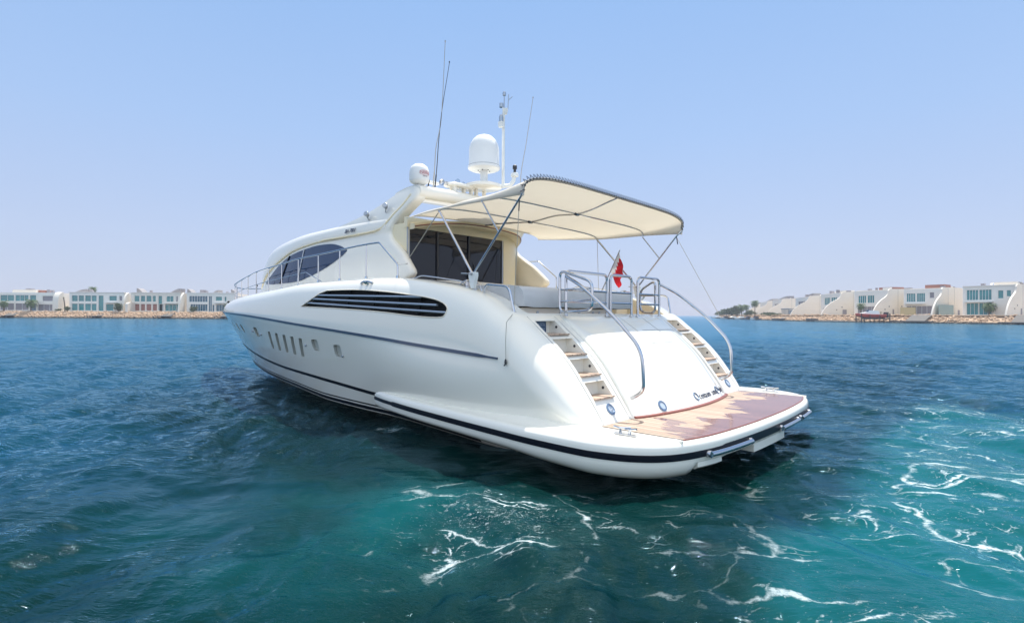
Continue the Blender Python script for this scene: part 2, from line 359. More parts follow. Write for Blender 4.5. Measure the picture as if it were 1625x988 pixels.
# stair recesses
prof = pchip([(.62, 0), (.80, .12), (1.045, .3), (1.385, .57), (1.655, .85), (1.885, 1.14), (2.07, 1.38)])   # stern profile x(z)
STEP = [(1.785, 1.995), (1.505, 1.735), (1.225, 1.455), (.93, 1.15)]
for sd in (1, -1):
    for zb, zt in STEP:
        y0, y1 = 1.83 * sd, 2.31 * sd
        x1 = prof(zt) + .10
        cut.box((prof(zb) - .4, min(y0, y1), zb), (x1, max(y0, y1), zt))
cobj = cut.build('cutter', M['gelin'], Y)
md = hull.modifiers.new('b', 'BOOLEAN'); md.operation = 'DIFFERENCE'; md.object = cobj; md.solver = 'EXACT'; md.material_mode = 'TRANSFER'
dg = bpy.context.evaluated_depsgraph_get(); me2 = bpy.data.meshes.new_from_object(hull.evaluated_get(dg)); hull.modifiers.clear()
hull.data = me2; bpy.data.objects.remove(cobj)
me2.set_sharp_from_angle(angle=R(38))
me2.materials.clear(); me2.materials.append(M['gel']); me2.materials.append(M['gelin']); me2.materials.append(M['gelshade'])
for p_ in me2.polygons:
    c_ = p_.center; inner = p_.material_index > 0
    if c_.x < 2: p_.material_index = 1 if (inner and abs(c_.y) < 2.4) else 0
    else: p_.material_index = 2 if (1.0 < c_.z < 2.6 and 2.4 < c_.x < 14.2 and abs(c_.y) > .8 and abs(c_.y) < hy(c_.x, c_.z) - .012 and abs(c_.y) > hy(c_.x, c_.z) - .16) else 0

# ---- details on the topsides
def strip_on_hull(name, pts, hw, out, m, parent=hull, sides=(1, -1)):
    """band following the hull; pts (x,z,halfheight)"""
    for sd in sides:
        rows = []
        for x, z, h in pts:
            ya, yb_ = hy(x, z + h), hy(x, z - h)
            rows.append([(x, sd * (ya - .02), z + h), (x, sd * (ya + out), z + h * .8), (x, sd * (yb_ + out), z - h * .8), (x, sd * (yb_ - .02), z - h)])
        MB().grid(rows, close_v=True, cap=True).build(name, m, parent)
xs_ = list(np.linspace(1.42, 15, 70))
def zrail(x): return zR(x) if x > 3.35 else 1.465 + (1.585 - 1.465) * (x - 1.42) / 1.93

strip_on_hull('rub_rail', [(x, zrail(x), .030 if x > 1.75 else .016) for x in xs_], 0, .022, M['rub'])
# bow ends of the rail and stripes follow the stem
def stem_band(name, dz0, dz1, jz, m, out=.02):
    for sd in (1, -1):
        rows = []
        for B in np.linspace(14.6, 19.2, 36):
            j = int(np.argmin([abs(b - B) for b in Bs])); S_ = SEC[j]
            k = {'R': 5 + 14, 'U': 0}[jz]
            p = S_[k]; rows.append([(p[0] + out * .5, sd * (p[1] - .02), p[2] + dz1), (p[0] + out, sd * (p[1] + out), p[2] + dz1 * .8), (p[0] + out, sd * (p[1] + out), p[2] + dz0 * .8), (p[0] + out * .5, sd * (p[1] - .02), p[2] + dz0)])
        MB().grid(rows, close_v=True, cap=True).build(name, m, hull)
stem_band('rub_rail', -.028, .028, 'R', M['rub'])
def level_band(name, f0, f1, x0, x1, m, out=.004, n=120):
    """thin painted band between heights f0(x), f1(x) on the hull skin"""
    for sd in (1, -1):
        rows = []
        for x in np.linspace(x0, x1, n):
            row = []
            for q in (0, .33, .67, 1):
                z = f0(x) + (f1(x) - f0(x)) * q; row.append((x, sd * (hy(x, z) + out), z))
            rows.append([(row[0][0], row[0][1] - sd * (out + .01), row[0][2])] + row + [(row[3][0], row[3][1] - sd * (out + .01), row[3][2])])
        MB().grid(rows, close_v=True, cap=True).build(name, m, hull)
level_band('navy_stripe', lambda x: zU(x) - .055, lambda x: zU(x) + .015, 3.2, 16.6, M['navy'])
level_band('waterline_stripe', lambda x: zC(x) + .135, lambda x: zC(x) + .165, 3.4, 15.3, M['navy'])
level_band('boot_stripe', lambda x: zC(x) + .03, lambda x: zC(x) + .105, 2.2, 15.2, M['navy'])
# portlights at the bottom of the recesses
for sd in (1, -1):
    for cx, cz, w_, h_ in PORTH:
        P = rrect(cx, cz, w_ * .93, h_ * .93, .07); yy = hy(cx, cz)
        b = MB(); V = [(x, sd * (hy(x, z) - .058), z) for x, z in P] + [(x, sd * (hy(x, z) - .067), z) for x, z in P]; n = len(P)
        b.add(V, [tuple(range(n)), tuple(range(n, 2 * n))] + [(i, (i + 1) % n, n + (i + 1) % n, n + i) for i in range(n)]).build('porthole', M['gelshade'], hull)
    P = rrect(5.93, 1.34, .07, .18, .03)
    b = MB(); b.add([(x, sd * (hy(x, z) - .05), z) for x, z in P] + [(x, sd * (hy(x, z) - .056), z) for x, z in P], [tuple(range(len(P)))] ).build('porthole_latch', M['black'], hull)
    for cx, cz in ((7.45, 1.40), (5.85, 1.25), (10.85, 1.62), (10.2, 1.55)):
        yy = hy(cx, cz)
        MB().lathe([(.0, 0), (.028, 0), (.03, .02), (.02, .03), (0, .03)], (cx, sd * (yy - .005), cz), 12, (0, sd, 0)).build('drain_outlet', M['steel'], hull)
# air vent
for sd in (1, -1):
    vg = MB(); rowsv = []
    for x in VX:
        zz = np.linspace(vb(x) + .002, vt(x) - .002, 5)
        rowsv.append([(x, sd * (hy(x, z) - .105), z) for z in zz])
    av = vg.grid(rowsv).build('air_vent', M['black'], Y)
    for xa, za, xb, zb2 in ((6.80, 2.475, 3.30, 2.375), (7.06, 2.405, 2.86, 2.235), (7.33, 2.325, 2.59, 2.115)):
        P = [(x, za + (zb2 - za) * (xa - x) / (xa - xb)) for x in np.linspace(xa, xb, 40)]
        rows = []
        for x, z in P:
            yy = hy(x, z) - .012; rows.append([(x, sd * (yy - .03), z - .016), (x, sd * (yy + .004), z - .018), (x, sd * (yy + .014), z), (x, sd * (yy + .004), z + .018), (x, sd * (yy - .03), z + .016)])
        MB().grid(rows, close_v=True, cap=True).build('slat', M['slat'], av)
    for x in (3.35, 3.95, 4.7, 5.6):
        MB().tube([(x, sd * (hy(x, z) - .07), z) for z in np.linspace(vb(x), vt(x), 4)], .02, 6).build('divider', M['black'], av)
    # rim
    P = vent_poly()
    MB().tube([(x, sd * (hy(x, z) + .001), z) for x, z in P], .010, 6, closed=True).build('rim', M['gelin'], av)
    # small polished hawse on the shoulder
    z0 = 2.665
    b = MB(); b.tube(rnd([(5.22, sd * (hy(5.2, z0) + .01), z0), (5.1, sd * (hy(5.1, z0) + .05), z0 + .03), (4.92, sd * (hy(4.9, z0) + .05), z0 + .03), (4.84, sd * (hy(4.84, z0) + .01), z0)], .06), .022)
    b.tube([(4.98, sd * (hy(5, z0) - .02), z0 - .03), (5.02, sd * (hy(5, z0) + .08), z0 + .03)], .03)
    b.build('fairlead', M['chrome'], Y)
MB().lathe([(0, 0), (.04, 0), (.04, .03), (.02, .05), (0, .05)], (14.54, hy(14.54, 2.43), 2.43), 12, (0, .6, .8)).build('navigation_light', M['black'], Y)

# ---- stern seams, treads, drains
def pz(z, d=0): return prof(z) - d
zz_ = np.linspace(.63, 2.06, 30)
for sd in (1, -1):
    for yy in (2.385, 1.73):
        MB().tube([(pz(z, .0), yy * sd, z) for z in zz_], .006, 6).build('stern_seam', M['grey'], hull)
    for zb, zt in STEP:
        x1 = prof(zt) + .10; x0 = prof(zb) - .035
        b = MB(); b.box((x0, min(1.835 * sd, 2.305 * sd), zb + .002), (x1 - .003, max(1.835 * sd, 2.305 * sd), zb + .022))
        st = b.build('step_tread', M['teakdry'], Y, bevel=.005)
        MB().lathe([(0, 0), (.02, 0), (.021, .004), (.013, .005), (0, .003)], (prof(zb + .115) + .085, (1.833 if sd > 0 else -2.307), zb + .115), 14, (0, 1, 0)).build('drain', M['dark'], st)
    # courtesy lamp under the steps
    n_ = Vector((-.75, 0, .5)).normalized(); c = Vector((pz(.79), 2.06 * sd, .79))
    b = MB(); b.lathe([(.052, -.01), (.085, 0), (.085, .012), (.06, .018), (.052, .01)], c + n_ * .0, 24, n_, cap=False); lp = b.build('courtesy_lamp', M['ring'], Y)
    MB().lathe([(0, .004), (.056, .004), (.056, .009), (0, .011)], c, 20, n_).build('lens', M['lens'], lp)
# name plate in the top recess, on the back wall
pp = MB(); xw = prof(1.995) + .095
pp.obox((xw, 2.09, 1.90), (0, 1, 0), (0, 0, 1), (1, 0, 0), .165, .085, .004)
plate = pp.build('name_plate', M['plate'], Y)
fr = Matrix(((0, 0, -1, xw - .006), (-1, 0, 0, 2.245), (0, 1, 0, 1.915), (0, 0, 0, 1)))
text_mesh('EL BASSOL', .068, M['letterlight'], 'name_lettering', plate, fr, .001, squeeze=.92)
fr = Matrix(((0, 0, -1, xw - .006), (-1, 0, 0, 2.225), (0, 1, 0, 1.838), (0, 0, 0, 1)))
text_mesh('BH-7001', .075, M['letterlight'], 'number_lettering', plate, fr, .001)

# ---- bulging centre panel of the transom
def panel_pt(u, s, off=0):
    """u -1..1 across, s 0..1 up"""
    z = .625 + (2.085 - .625) * s
    half = 1.66 - .10 * s
    e = 1 - abs(u) ** 18
    bul = (.06 + .27 * (1 - u * u) * (1 - s) ** 1.2 + .05 * math.sin(math.pi * s)) * max(0, e) ** .4
    bul *= 1 if s < .93 else max(0.0, 1 - ((s - .93) / .07) ** 2) ** .5
    nx, nz = .78, .62 * (.3 + .7 * s)
    return (prof(z) - nx * (bul + off) - .004, half * u, z + nz * (bul + off) * .55 * s)
us = [math.sin(t) for t in np.linspace(-math.pi / 2, math.pi / 2, 61)]; ss = list(np.linspace(0, .93, 30)) + list(.93 + .07 * np.sin(np.linspace(.15, math.pi / 2, 8)))
tp = MB().grid([[panel_pt(u, s) for u in us] for s in ss]).build('transom_door', M['gel'], Y)
# panel joints: hatch outline and side seam
def on_panel(path, r, name, m, parent=tp): MB().tube([panel_pt(u, s, .0015) for u, s in path], r, 6).build(name, m, parent)
on_panel([(-.02 - .0 * t, .985 - t * .33) for t in np.linspace(0.06, 1, 14)], .004, 'hatch_seam', M['grey'])
on_panel([(u, .655) for u in np.linspace(-.02, -.52, 10)], .004, 'hatch_seam', M['grey'])
on_panel([(-.52, .985 - t * .33) for t in np.linspace(0.06, 1, 14)], .004, 'hatch_seam', M['grey'])
on_panel([(-.90, s) for s in np.linspace(.02, .8, 20)], .006, 'door_seam', M['grey'])
on_panel([(u, .8) for u in np.linspace(-.90, -.15, 20)], .005, 'door_seam', M['grey'])
# wet teak kick strip at the foot of the panel
b = MB(); rows = []
for u in np.linspace(-.99, .99, 50):
    x, y, z = panel_pt(u, 0.0); rows.append([(x + .05, y, .60), (x - .035, y, .60), (x - .03, y, .65), (x + .05, y, .66)])
b.grid(rows, close_v=True, cap=True).build('teak_trim', M['teakred'], Y)
# lamp on the panel
def panel_frame(u, s, off=.004):
    c = Vector(panel_pt(u, s, off)); du = Vector(panel_pt(u - .01, s, off)) - Vector(panel_pt(u + .01, s, off)); dv = Vector(panel_pt(u, s + .01, off)) - Vector(panel_pt(u, s - .01, off))
    X = du.normalized(); Zn = X.cross(dv).normalized(); Yv = Zn.cross(X)
    return Matrix(((X.x, Yv.x, Zn.x, c.x), (X.y, Yv.y, Zn.y, c.y), (X.z, Yv.z, Zn.z, c.z), (0, 0, 0, 1)))
def ring_at(u, s, r0, r1, m, name, parent):
    F = panel_frame(u, s, 0); n_ = Vector((F[0][2], F[1][2], F[2][2])); c = Vector((F[0][3], F[1][3], F[2][3]))
    return MB().lathe([(r0, -.01), (r1, 0), (r1, .012), (r0 + .008, .017), (r0, .006)], c, 24, n_, cap=False).build(name, m, parent), c, n_
lp, c, n_ = ring_at(.60, .075, .052, .085, M['ring'], 'courtesy_lamp', Y)
MB().lathe([(0, .004), (.056, .004), (.056, .009), (0, .011)], c, 20, n_).build('lens', M['lens'], lp)
# lettering across the foot of the panel
def letter_row(txt, y_start, s, size, adv):
    y = y_start
    for ch in txt:
        if ch == ' ': y -= adv * .9; continue
        u = y / (1.66 - .1 * s)
        if ch == '@':
            ring_at(u, s + .012, .052, .072, M['ring'], 'emblem_ring', tp); y -= .10; continue
        text_mesh(ch, size, M['letters'], 'letter', tp, panel_frame(u, s - .02), .003, 0.1, squeeze=.82)
        y -= adv * (.55 if ch in 'iltr' else 1)
letter_row('@centauro', -.08, .085, .155, .072)
letter_row('arno', -.78, .085, .155, .074)
letter_row('@italy', -1.10, .085, .145, .068)

# ---- swim platform: rim swept round the stern and along the quarters
RIM = [(4.95, 2.66), (4.5, 2.78), (3.5, 2.95), (2.4, 3.06), (1.3, 3.15), (.5, 3.2), (-.2, 3.19), (-.6, 3.10), (-.9, 2.93), (-1.12, 2.66), (-1.25, 2.3), (-1.33, 1.9), (-1.39, 1.2), (-1.42, .5), (-1.425, 0)]
rim_p = [Vector((x, y, 0)) for x, y, in [(p[0], p[1]) for p in spline([(a, b, 0) for a, b in RIM], 110)]]
rim_all = rim_p + [Vector((p.x, -p.y, 0)) for p in rim_p[::-1][1:]]
def rim_norm(i):
    a, b = rim_all[max(i - 1, 0)], rim_all[min(i + 1, len(rim_all) - 1)]; t = (b - a).normalized(); return Vector((t.y, -t.x, 0))
def along(i): return min(i, len(rim_all) - 1 - i) / (len(rim_p) - 1)    # 0 tip ... 1 stern centre
def rim_sweep(profile, name, m, i0=0, i1=None, parent=Y, cap=True):
    rows = []
    for i in range(i0, len(rim_all) if i1 is None else i1):
        n_ = rim_norm(i); P = rim_all[i]; a = along(i)
        rows.append([P - n_ * d + Vector((0, 0, z)) for d, z in profile(a, P)])
    return MB().grid(rows, close_v=True, cap=cap).build(name, m, parent, angle=50)
def tipk(a): return min(1, (a / .22)) ** .6 if a > 0 else 0.02
def zrim(a, P): return .62 + .045 * max(0, min(1, (P.x - 1.0) / 4))          # top edge rises slightly forward
def prof_main(a, P):
    k = max(.05, tipk(a)); zt = zrim(a, P); st = max(0, min(1, (1.0 - P.x) / 1.2))
    inner = .55 * (.35 + .65 * k)
    hump = .16 * (1 - st) * k   # fillet up the topsides ahead of the platform
    bot = .155 * st + (1 - st) * (.30 - .1 * (1 - min(1, max(0, P.x / 4))))
    cz = .47 + .03 * max(0, min(1, P.x / 4))
    pts = [(inner, zt + hump), (inner * .75, zt + hump * .75), (inner * .5, zt + hump * .28), (.16, zt + .004), (.09, zt - .002), (.045, zt - .012), (.018, zt - .03), (.004, zt - .06), (0, zt - .10), (0, cz + .02), (0, cz - .1)]
    lo = cz - .1
    if abs(P.y) > 2.33 or P.x > -.9: # quarters: full rounded lower band
        pts += [(.01, lo - (lo - bot) * .28), (.045, lo - (lo - bot) * .54), (.11, lo - (lo - bot) * .78), (.21, lo - (lo - bot) * .94), (.34, bot), (inner + .15, bot)]
    else:
        pts += [(.01, lo - .012), (.03, lo - .016), (.09, lo - .018), (.2, lo - .02), (.34, lo - .02), (inner + .15, lo - .02)]
    return pts
platform = rim_sweep(prof_main, 'swim_platform', M['gel'])
def stripe_prof(a, P):
    cz = .455 + .05 * max(0, min(1, P.x / 4)); h = .040 if a > .1 else .03; h = .052 if (a > .8) else h  # stripe widened across the stern to paint in the shadow gap below the rim
    return [(.02, cz + h), (-.008, cz + h), (-.012, cz), (-.008, cz - h), (.02, cz - h)]
rim_sweep(stripe_prof, 'navy_stripe', M['navy'], parent=platform)
# deck of the platform (white margins) and teak inlay
b = MB(); n_half = [p for p in rim_p if p.x < 1.2]
poly = [(p.x, p.y) for p in n_half]; inn = []
N_ = len(rim_all); idx = [i for i in range(N_) if rim_all[i].x < 1.4]
outer = [rim_all[i] - rim_norm(i) * .10 for i in idx]
rows = [[(p.x, p.y, .6195), (max(p.x, -1.2) * .0 + .35, p.y * .72, .6195)] for p in outer]
b.grid(rows, smooth=False).build('platform_deck', M['gel'], Y)
YT = 2.50
te = [i for i in range(N_) if abs(rim_all[i].y) < YT and rim_all[i].x < 0]
outer = [rim_all[i] - rim_norm(i) * .085 for i in te]
def fore(y): return panel_pt(max(-1, min(1, y / 1.66)), 0)[0] + .02 if abs(y) < 1.66 else .02
rows = []
for p in outer:
    f_ = fore(p.y)
    rows.append([(p.x + (f_ - p.x) * t, p.y, .6265) for t in np.linspace(0, 1, 8)] )
tk = MB().grid(rows, smooth=False)
tk.grid([[(r_[0][0], r_[0][1], .6265), (r_[0][0], r_[0][1], .60)] for r_ in rows], smooth=False)
tk.build('teak_deck', M['teak'], Y)
MB().tube([(p.x - .002, p.y, .624) for p in outer], .008, 6).build('caulking', M['teakred'], Y)
for sd in (1, -1):
    # step of the raised white corner beside the teak
    MB().box((-1.16, min(sd * 2.50, sd * 2.53), .60), (.0, max(sd * 2.50, sd * 2.53), .635)).build('platform_margin', M['gel'], platform, bevel=.008)
    # deck cleat
    b = MB(); cy = 2.66 * sd
    b.obox((-.48, cy, .633), (1, 0, 0), (0, 1, 0), (0, 0, 1), .15, .035, .006)
    for dx in (-.06, .06): b.tube([(-.48 + dx, cy, .63), (-.48 + dx * 1.2, cy, .70)], .018, 8)
    b.tube([(-.64, cy, .712), (-.56, cy, .70), (-.40, cy, .70), (-.32, cy, .712)], .014, 8)
    b.tube([(-.54, cy - .04, .71), (-.42, cy + .04, .71)], .012, 8)
    b.build('mooring_cleat', M['chrome'], Y)
# lower stern: white aprons, ladder locker, fender bars
b = MB()
i0 = [i for i in range(N_) if rim_all[i].x < 0 and 1.78 < rim_all[i].y < 2.35]; rows = []
for i in i0:
    P = rim_all[i]; n_ = rim_norm(i)
    rows.append([P - n_ * .01 + Vector((0, 0, .41)), P - n_ * .008 + Vector((0, 0, .30)), P - n_ * .05 + Vector((0, 0, .27)), P - n_ * .5 + Vector((0, 0, .27)), P - n_ * .5 + Vector((0, 0, .41))])
b.grid(rows, close_v=True, cap=True).build('stern_apron', M['gel'], platform)
b = MB(); i0 = [i for i in range(N_) if rim_all[i].x < 0 and -.4 < rim_all[i].y < .95]; rows = []
for i in i0:
    P = rim_all[i]; n_ = rim_norm(i)
    rows.append([P + n_ * .0 + Vector((0, 0, .41)), P + Vector((0, 0, .26)), P - n_ * .6 + Vector((0, 0, .26)), P - n_ * .6 + Vector((0, 0, .41))])
lk = b.grid(rows, close_v=True, cap=True, smooth=False).build('ladder_locker', M['gel'], platform)
MB().box((-1.3, 1.0, .33), (-.7, 1.75, .40)).build('stern_apron', M['gel'], platform)
MB().box((-1.15, -1.9, .22), (-.7, -.5, .42)).build('stern_apron', M['gel'], platform)
for ya, yb_ in ((2.13, 1.08), (-.1, -1.0), (-1.2, -1.9)):
    fi = pchip([(p.y, p.x) for p in sorted([q for q in rim_all if q.x < -.6 and abs(q.y) < 2.5], key=lambda q: q.y)])
    pts = [(fi(y) - .045, y, .44) for y in np.linspace(ya, yb_, 12)]
    b = MB().tube(pts, .034, 12); 
    for y in (ya, yb_): b.tube([(fi(y) + .02, y, .44), (fi(y) - .05, y, .44)], .045, 12)
    b.build('fender_bar', M['chrome'], Y)
MB().tube([(-1.432, y, .505) for y in np.linspace(-.45, .5, 6)], .005, 6).build('locker_seam', M['dark'], platform)

# ---- chrome rails around the stern
def rail(name, paths, r=.02, m='chrome', parent=Y, feet=()):
    b = MB()
    for p in paths: b.tube(p, r, 10)
    for c in feet: b.lathe([(0, 0), (.045, 0), (.04, .012), (r + .004, .02), (0, .02)], c, 14)
    return b.build(name, M[m], parent)
for sd in (1, -1):
    pts = rnd([(1.26, 1.56 * sd, 2.70), (.93, 1.60 * sd, 2.53), (.35, 1.62 * sd, 2.08), (-.12, 1.62 * sd, 1.60), (-.15, 1.62 * sd, 1.02), (.05, 1.61 * sd, .90)], .22)
    rail('stair_handrail', [pts], .027)
    # short grab rail on the coaming
    pts = rnd([(2.19, 2.50 * sd, 2.42), (2.16, 2.5 * sd, 2.535), (1.58, 2.55 * sd, 2.49), (1.52, 2.53 * sd, 2.13)], .1)
    pts = rnd([(2.19, 2.47 * sd, 2.42), (2.12, 2.5 * sd, 2.56), (1.60, 2.53 * sd, 2.51), (1.52, 2.50 * sd, 2.12)], .1)
    rail('grab_rail', [pts], .022, feet=[(2.19, 2.47 * sd, 2.40), (1.52, 2.50 * sd, 2.11)])
def loop(y0, y1, z0, z1, x=1.28, r=.1, n=6): return rnd([(x, y0, z0), (x, y1, z0), (x, y1, z1), (x, y0, z1)], r, n, True)
# fixed guard and two gates at the top of the transom
def gate(name, y0, y1, zt, opened=None):
    b = MB(); P = rnd([(1.28, y0, 2.07), (1.28, y0, zt), (1.28, y1, zt), (1.28, y1, 2.07)], .11)
    b.tube(P, .0245, 10)
    for z in (2.30, 2.49): b.tube([(1.28, y0, z), (1.28, y1, z)], .018, 8)
    b.lathe([(0, 0), (.04, 0), (.035, .01), (0, .012)], (1.28, y0, 2.075), 12); b.lathe([(0, 0), (.04, 0), (.035, .01), (0, .012)], (1.28, y1, 2.075), 12)
    b.build(name, M['chrome'], Y)
gate('guard_rail', 1.54, .36, 2.79)
gate('stern_gate', .25, -.47, 2.80)
gate('stern_gate', -.70, -1.54, 2.81)
for sd, xx in ((1, (1.36, .74)), (-1, (1.40, 1.74))):
    b = MB(); yy = 1.60 * sd
    P = rnd([(xx[0], yy, 2.13), (xx[1], yy, 2.16), (xx[1], yy, 2.60), (xx[0], yy, 2.80)], .12, 6, True); b.tube(P, .0235, 10, closed=True)
    b.tube([(xx[0], yy, 2.30), (xx[1], yy, 2.32)], .015, 8); b.tube([(xx[0], yy, 2.49), (xx[1], yy, 2.49)], .015, 8)
    b.build('side_gate', M['chrome'], Y)

# ---- cockpit: sun lounge with grey cover
b = MB()
b.box((1.62, -.15, 1.96), (3.6, 2.20, 2.20)); lb = b.build('lounge_base', M['seat'], Y, bevel=.02)
for y in (1.85, 1.25, .72, .3, .1):
    MB().lathe([(0, 0), (.028, 0), (.03, .01), (.012, .014), (0, .008)], (1.615, y, 2.12), 14, (-1, 0, 0)).build('button', M['steel'], lb)
rows = []
for y in np.linspace(-1.0, 2.23, 44):
    k = .5 + .5 * math.sin(y * 9.3) * math.sin(y * 3.1 + 1)
    e = min(1, (y + 1.0) / .12); dz = .02 * k
    rows.append([(1.66 + .01 * k, y, 2.19 + .03 * (k)), (1.585 - .02 * k, y, 2.20 + .02 * k), (1.57 - .014 * k, y, 2.34), (1.60, y, 2.46 + dz * .4), (1.68, y, 2.525 + dz * .3), (1.95, y, 2.555 + dz * .3), (2.7, y, 2.56 + dz), (3.5, y, 2.55), (3.62, y, 2.50), (3.64, y, 2.2)])
sm_ = MB().grid(rows, close_v=True, cap=True).build('lounge_cover', M['vinyl'], Y, angle=60)
MB().box((1.47, -2.2, 1.955), (4.98, 2.2, 1.965)).build('cockpit_sole', M['teakdry'], Y)
# seat base / lockers starboard
b = MB(); b.box((2.4, -2.22, 1.96), (4.2, -1.75, 2.42)); b.build('side_locker', M['cream'], Y, bevel=.03)
b = MB(); b.box((3.9, -1.9, 1.96), (4.6, -.9, 2.60)).build('wet_bar', M['cream'], Y, bevel=.03)
# cream lining of the coamings
for sd in (1, -1):
    rows = []
    for x in np.linspace(1.5, 4.9, 30):
        ys_ = yS(x) - .213; zs_ = zS(x) - .03
        rows.append([(x, sd * ys_, 1.96), (x, sd * ys_, zs_), (x, sd * (ys_ - .01), zs_), (x, sd * (ys_ - .01), 1.96)])
    MB().grid(rows, close_v=True, cap=True, smooth=False).build('coaming_lining', M['cream'], Y)
    # twin bitts and fairlead near the awning foot
    b = MB(); yb2 = 2.44 * sd
    for x in (2.62, 2.44): b.lathe([(0, 0), (.045, 0), (.04, .02), (.028, .03), (.028, .09), (.045, .11), (.03, .13), (0, .13)], (x, yb2, zS(x) - .02), 14)
    b.tube(rnd([(2.8, yb2, zS(2.8)), (2.7, yb2, zS(2.8) + .06), (2.34, yb2, zS(2.4) + .09), (2.28, yb2, zS(2.28))], .05), .012)
    b.build('mooring_bitts', M['chrome'], Y)
    # long low toe rail beside the door
    P = [(x, 2.40 * sd, zS(x) + (.055 if 2.7 < x < 4.1 else .0)) for x in (4.2, 4.1, 3.9, 3.5, 3.1, 2.8, 2.68)]
    rail('toe_rail', [spline(P, 20)], .012)

# ---- side deck guard rails and pulpit
RX = [(5.19, 3.49), (5.61, 3.49), (6.53, 3.46), (7.61, 3.42), (8.64, 3.39), (9.6, 3.33), (10.57, 3.29), (11.7, 3.24), (12.78, 3.18), (14.4, 3.12), (15.8, 3.07), (17.0, 3.04)]
ztop = pchip(RX)
def ry(x): return (yS(x) - .08) if x < 14 else max(0, np.interp(x, [14, 15.5, 16.7, 17.6, 18.0], [yS(14) - .08, 1.27, .82, .36, 0]))
for sd in (1, -1):
    top = [(4.58, 2.42 * sd, 2.76), (4.58, 2.42 * sd, 3.03), (5.19, 2.42 * sd, 3.49)] + [(x, ry(x) * sd, ztop(x)) for x in np.linspace(5.6, 14, 22)]
    nose = [(x, ry(x) * sd, ztop(min(x, 17))) for x in (14.8, 15.6, 16.3, 16.9, 17.4, 17.75, 17.95)] + [(18.0, 0, 3.03)]
    b = MB(); b.tube(rnd(top, .06, 4) + nose, .019, 8)
    mid = [(x, ry(x) * sd, zS(x) + .3) for x in np.linspace(9.0, 14, 14)] + [(x, ry(x) * sd, zS(x) + .3) for x in (15, 16, 16.8, 17.4, 17.8)] + [(17.97, 0, 2.72)]
    b.tube(mid, .010, 6)
    b.tube([(7.4, 2.42 * sd, zS(7.4) + .0), (8.2, 2.41 * sd, zS(8) + .28), (9.0, 2.37 * sd, zS(9) + .3)], .010, 6)
    for x in (5.65, 6.68, 7.61, 8.59, 9.6, 10.56, 11.67, 12.76, 13.9, 15.1, 16.3, 17.3):
        y = ry(x) * sd; b.tube([(x, y, zS(x) - .01), (x, y, ztop(x))], .0165, 8, r_end=.012)
        b.lathe([(0, 0), (.04, 0), (.036, .012), (.024, .06), (0, .06)], (x, y, zS(x) - .005), 12)
    b.lathe([(0, 0), (.04, 0), (.036, .012), (.024, .06), (0, .06)], (4.58, 2.42 * sd, zS(4.58) - .005), 12)
    b.tube([(4.58, 2.42 * sd, 3.02), (4.5, 2.30 * sd, 3.03), (4.50, 2.25 * sd, 3.05)], .008, 6)
    b.build('guard_rail', M['chrome'], Y)
MB().tube([(13.9, 1.2, 2.55), (13.9, 1.2, 2.95)], .012, 8).lathe([(0, 0), (.03, 0), (.03, .06), (0, .07)], (13.9, 1.2, 2.95), 10).build('mooring_post', M['black'], Y)

# ---- superstructure ------------------------------------------------------
wB = pchip([(4.9, 2.12), (8, 2.10), (9.5, 2.08), (10.5, 2.02), (11.5, 1.92), (12.5, 1.70), (13.3, 1.35), (14.0, .75), (14.45, 0)])
wG = pchip([(4.9, 1.97), (8, 1.97), (9.5, 1.96), (10.5, 1.92), (11.5, 1.84), (12.4, 1.62), (13.2, 1.27), (13.9, .7), (14.35, 0)])
zG = pchip([(4.9, 3.83), (8, 3.83), (8.8, 3.80), (9.8, 3.70), (10.6, 3.52), (11.5, 3.24), (12.2, 3.0), (13, 2.78), (14.3, 2.66)])
wE = pchip([(4.9, 1.88), (7.4, 1.87), (9, 1.80), (10.5, 1.71), (11.5, 1.62), (12.3, 1.46), (13.05, 1.15), (13.7, .62), (14.1, 0)])
zE = pchip([(4.9, 4.10), (7.5, 4.12), (9, 4.12), (10.3, 4.06), (11.3, 3.95), (12.3, 3.70), (13.0, 3.42), (13.6, 3.05), (14.1, 2.72)])
def cab_side(x):
    """lower cabin side: deck -> gutter"""
    zb = zS(x) - .02; g = zG(x); P = []
    for i in range(11):
        t = i / 10; P.append((x, wB(x) + (wG(x) - wB(x)) * t ** 1.25, zb + (g - zb) * t))
    return P
def cab_roof(x):
    g = zG(x); e = max(zE(x), g + .02); P = [(x, wG(x) - .02, g), (x, wG(x) + .03, g + .02), (x, wG(x) + .035, g + .05)]
    for i in range(1, 9):
        t = i / 8; P.append((x, wG(x) + .035 + (wE(x) - wG(x) - .035) * t ** 1.6, g + .05 + (e - g - .05) * math.sin(t * math.pi / 2) ** .9))
    for i in range(1, 9):
        t = i / 8; P.append((x, wE(x) * (1 - t), e + .07 * math.sin(t * math.pi / 2)))
    return P
CX = list(np.linspace(5.62, 11, 40)) + list(np.linspace(11.1, 14.05, 40))
cs = MB()
rows = [cab_side(x) + [(x, 0, zG(x))] for x in list(np.linspace(5.62, 14.33, 90))]
rows = [r_ + mir(r_[::-1])[1:] for r_ in rows]
cabin = cs.grid(rows, smooth=True).build('cabin', M['cab'], Y, angle=50)
rows = [cab_roof(x) for x in CX]; rows = [r_ + mir(r_[::-1])[1:] for r_ in rows]
roof = MB().grid(rows, close_v=True, cap=True).build('cabin_roof', M['cab'], Y, angle=45)

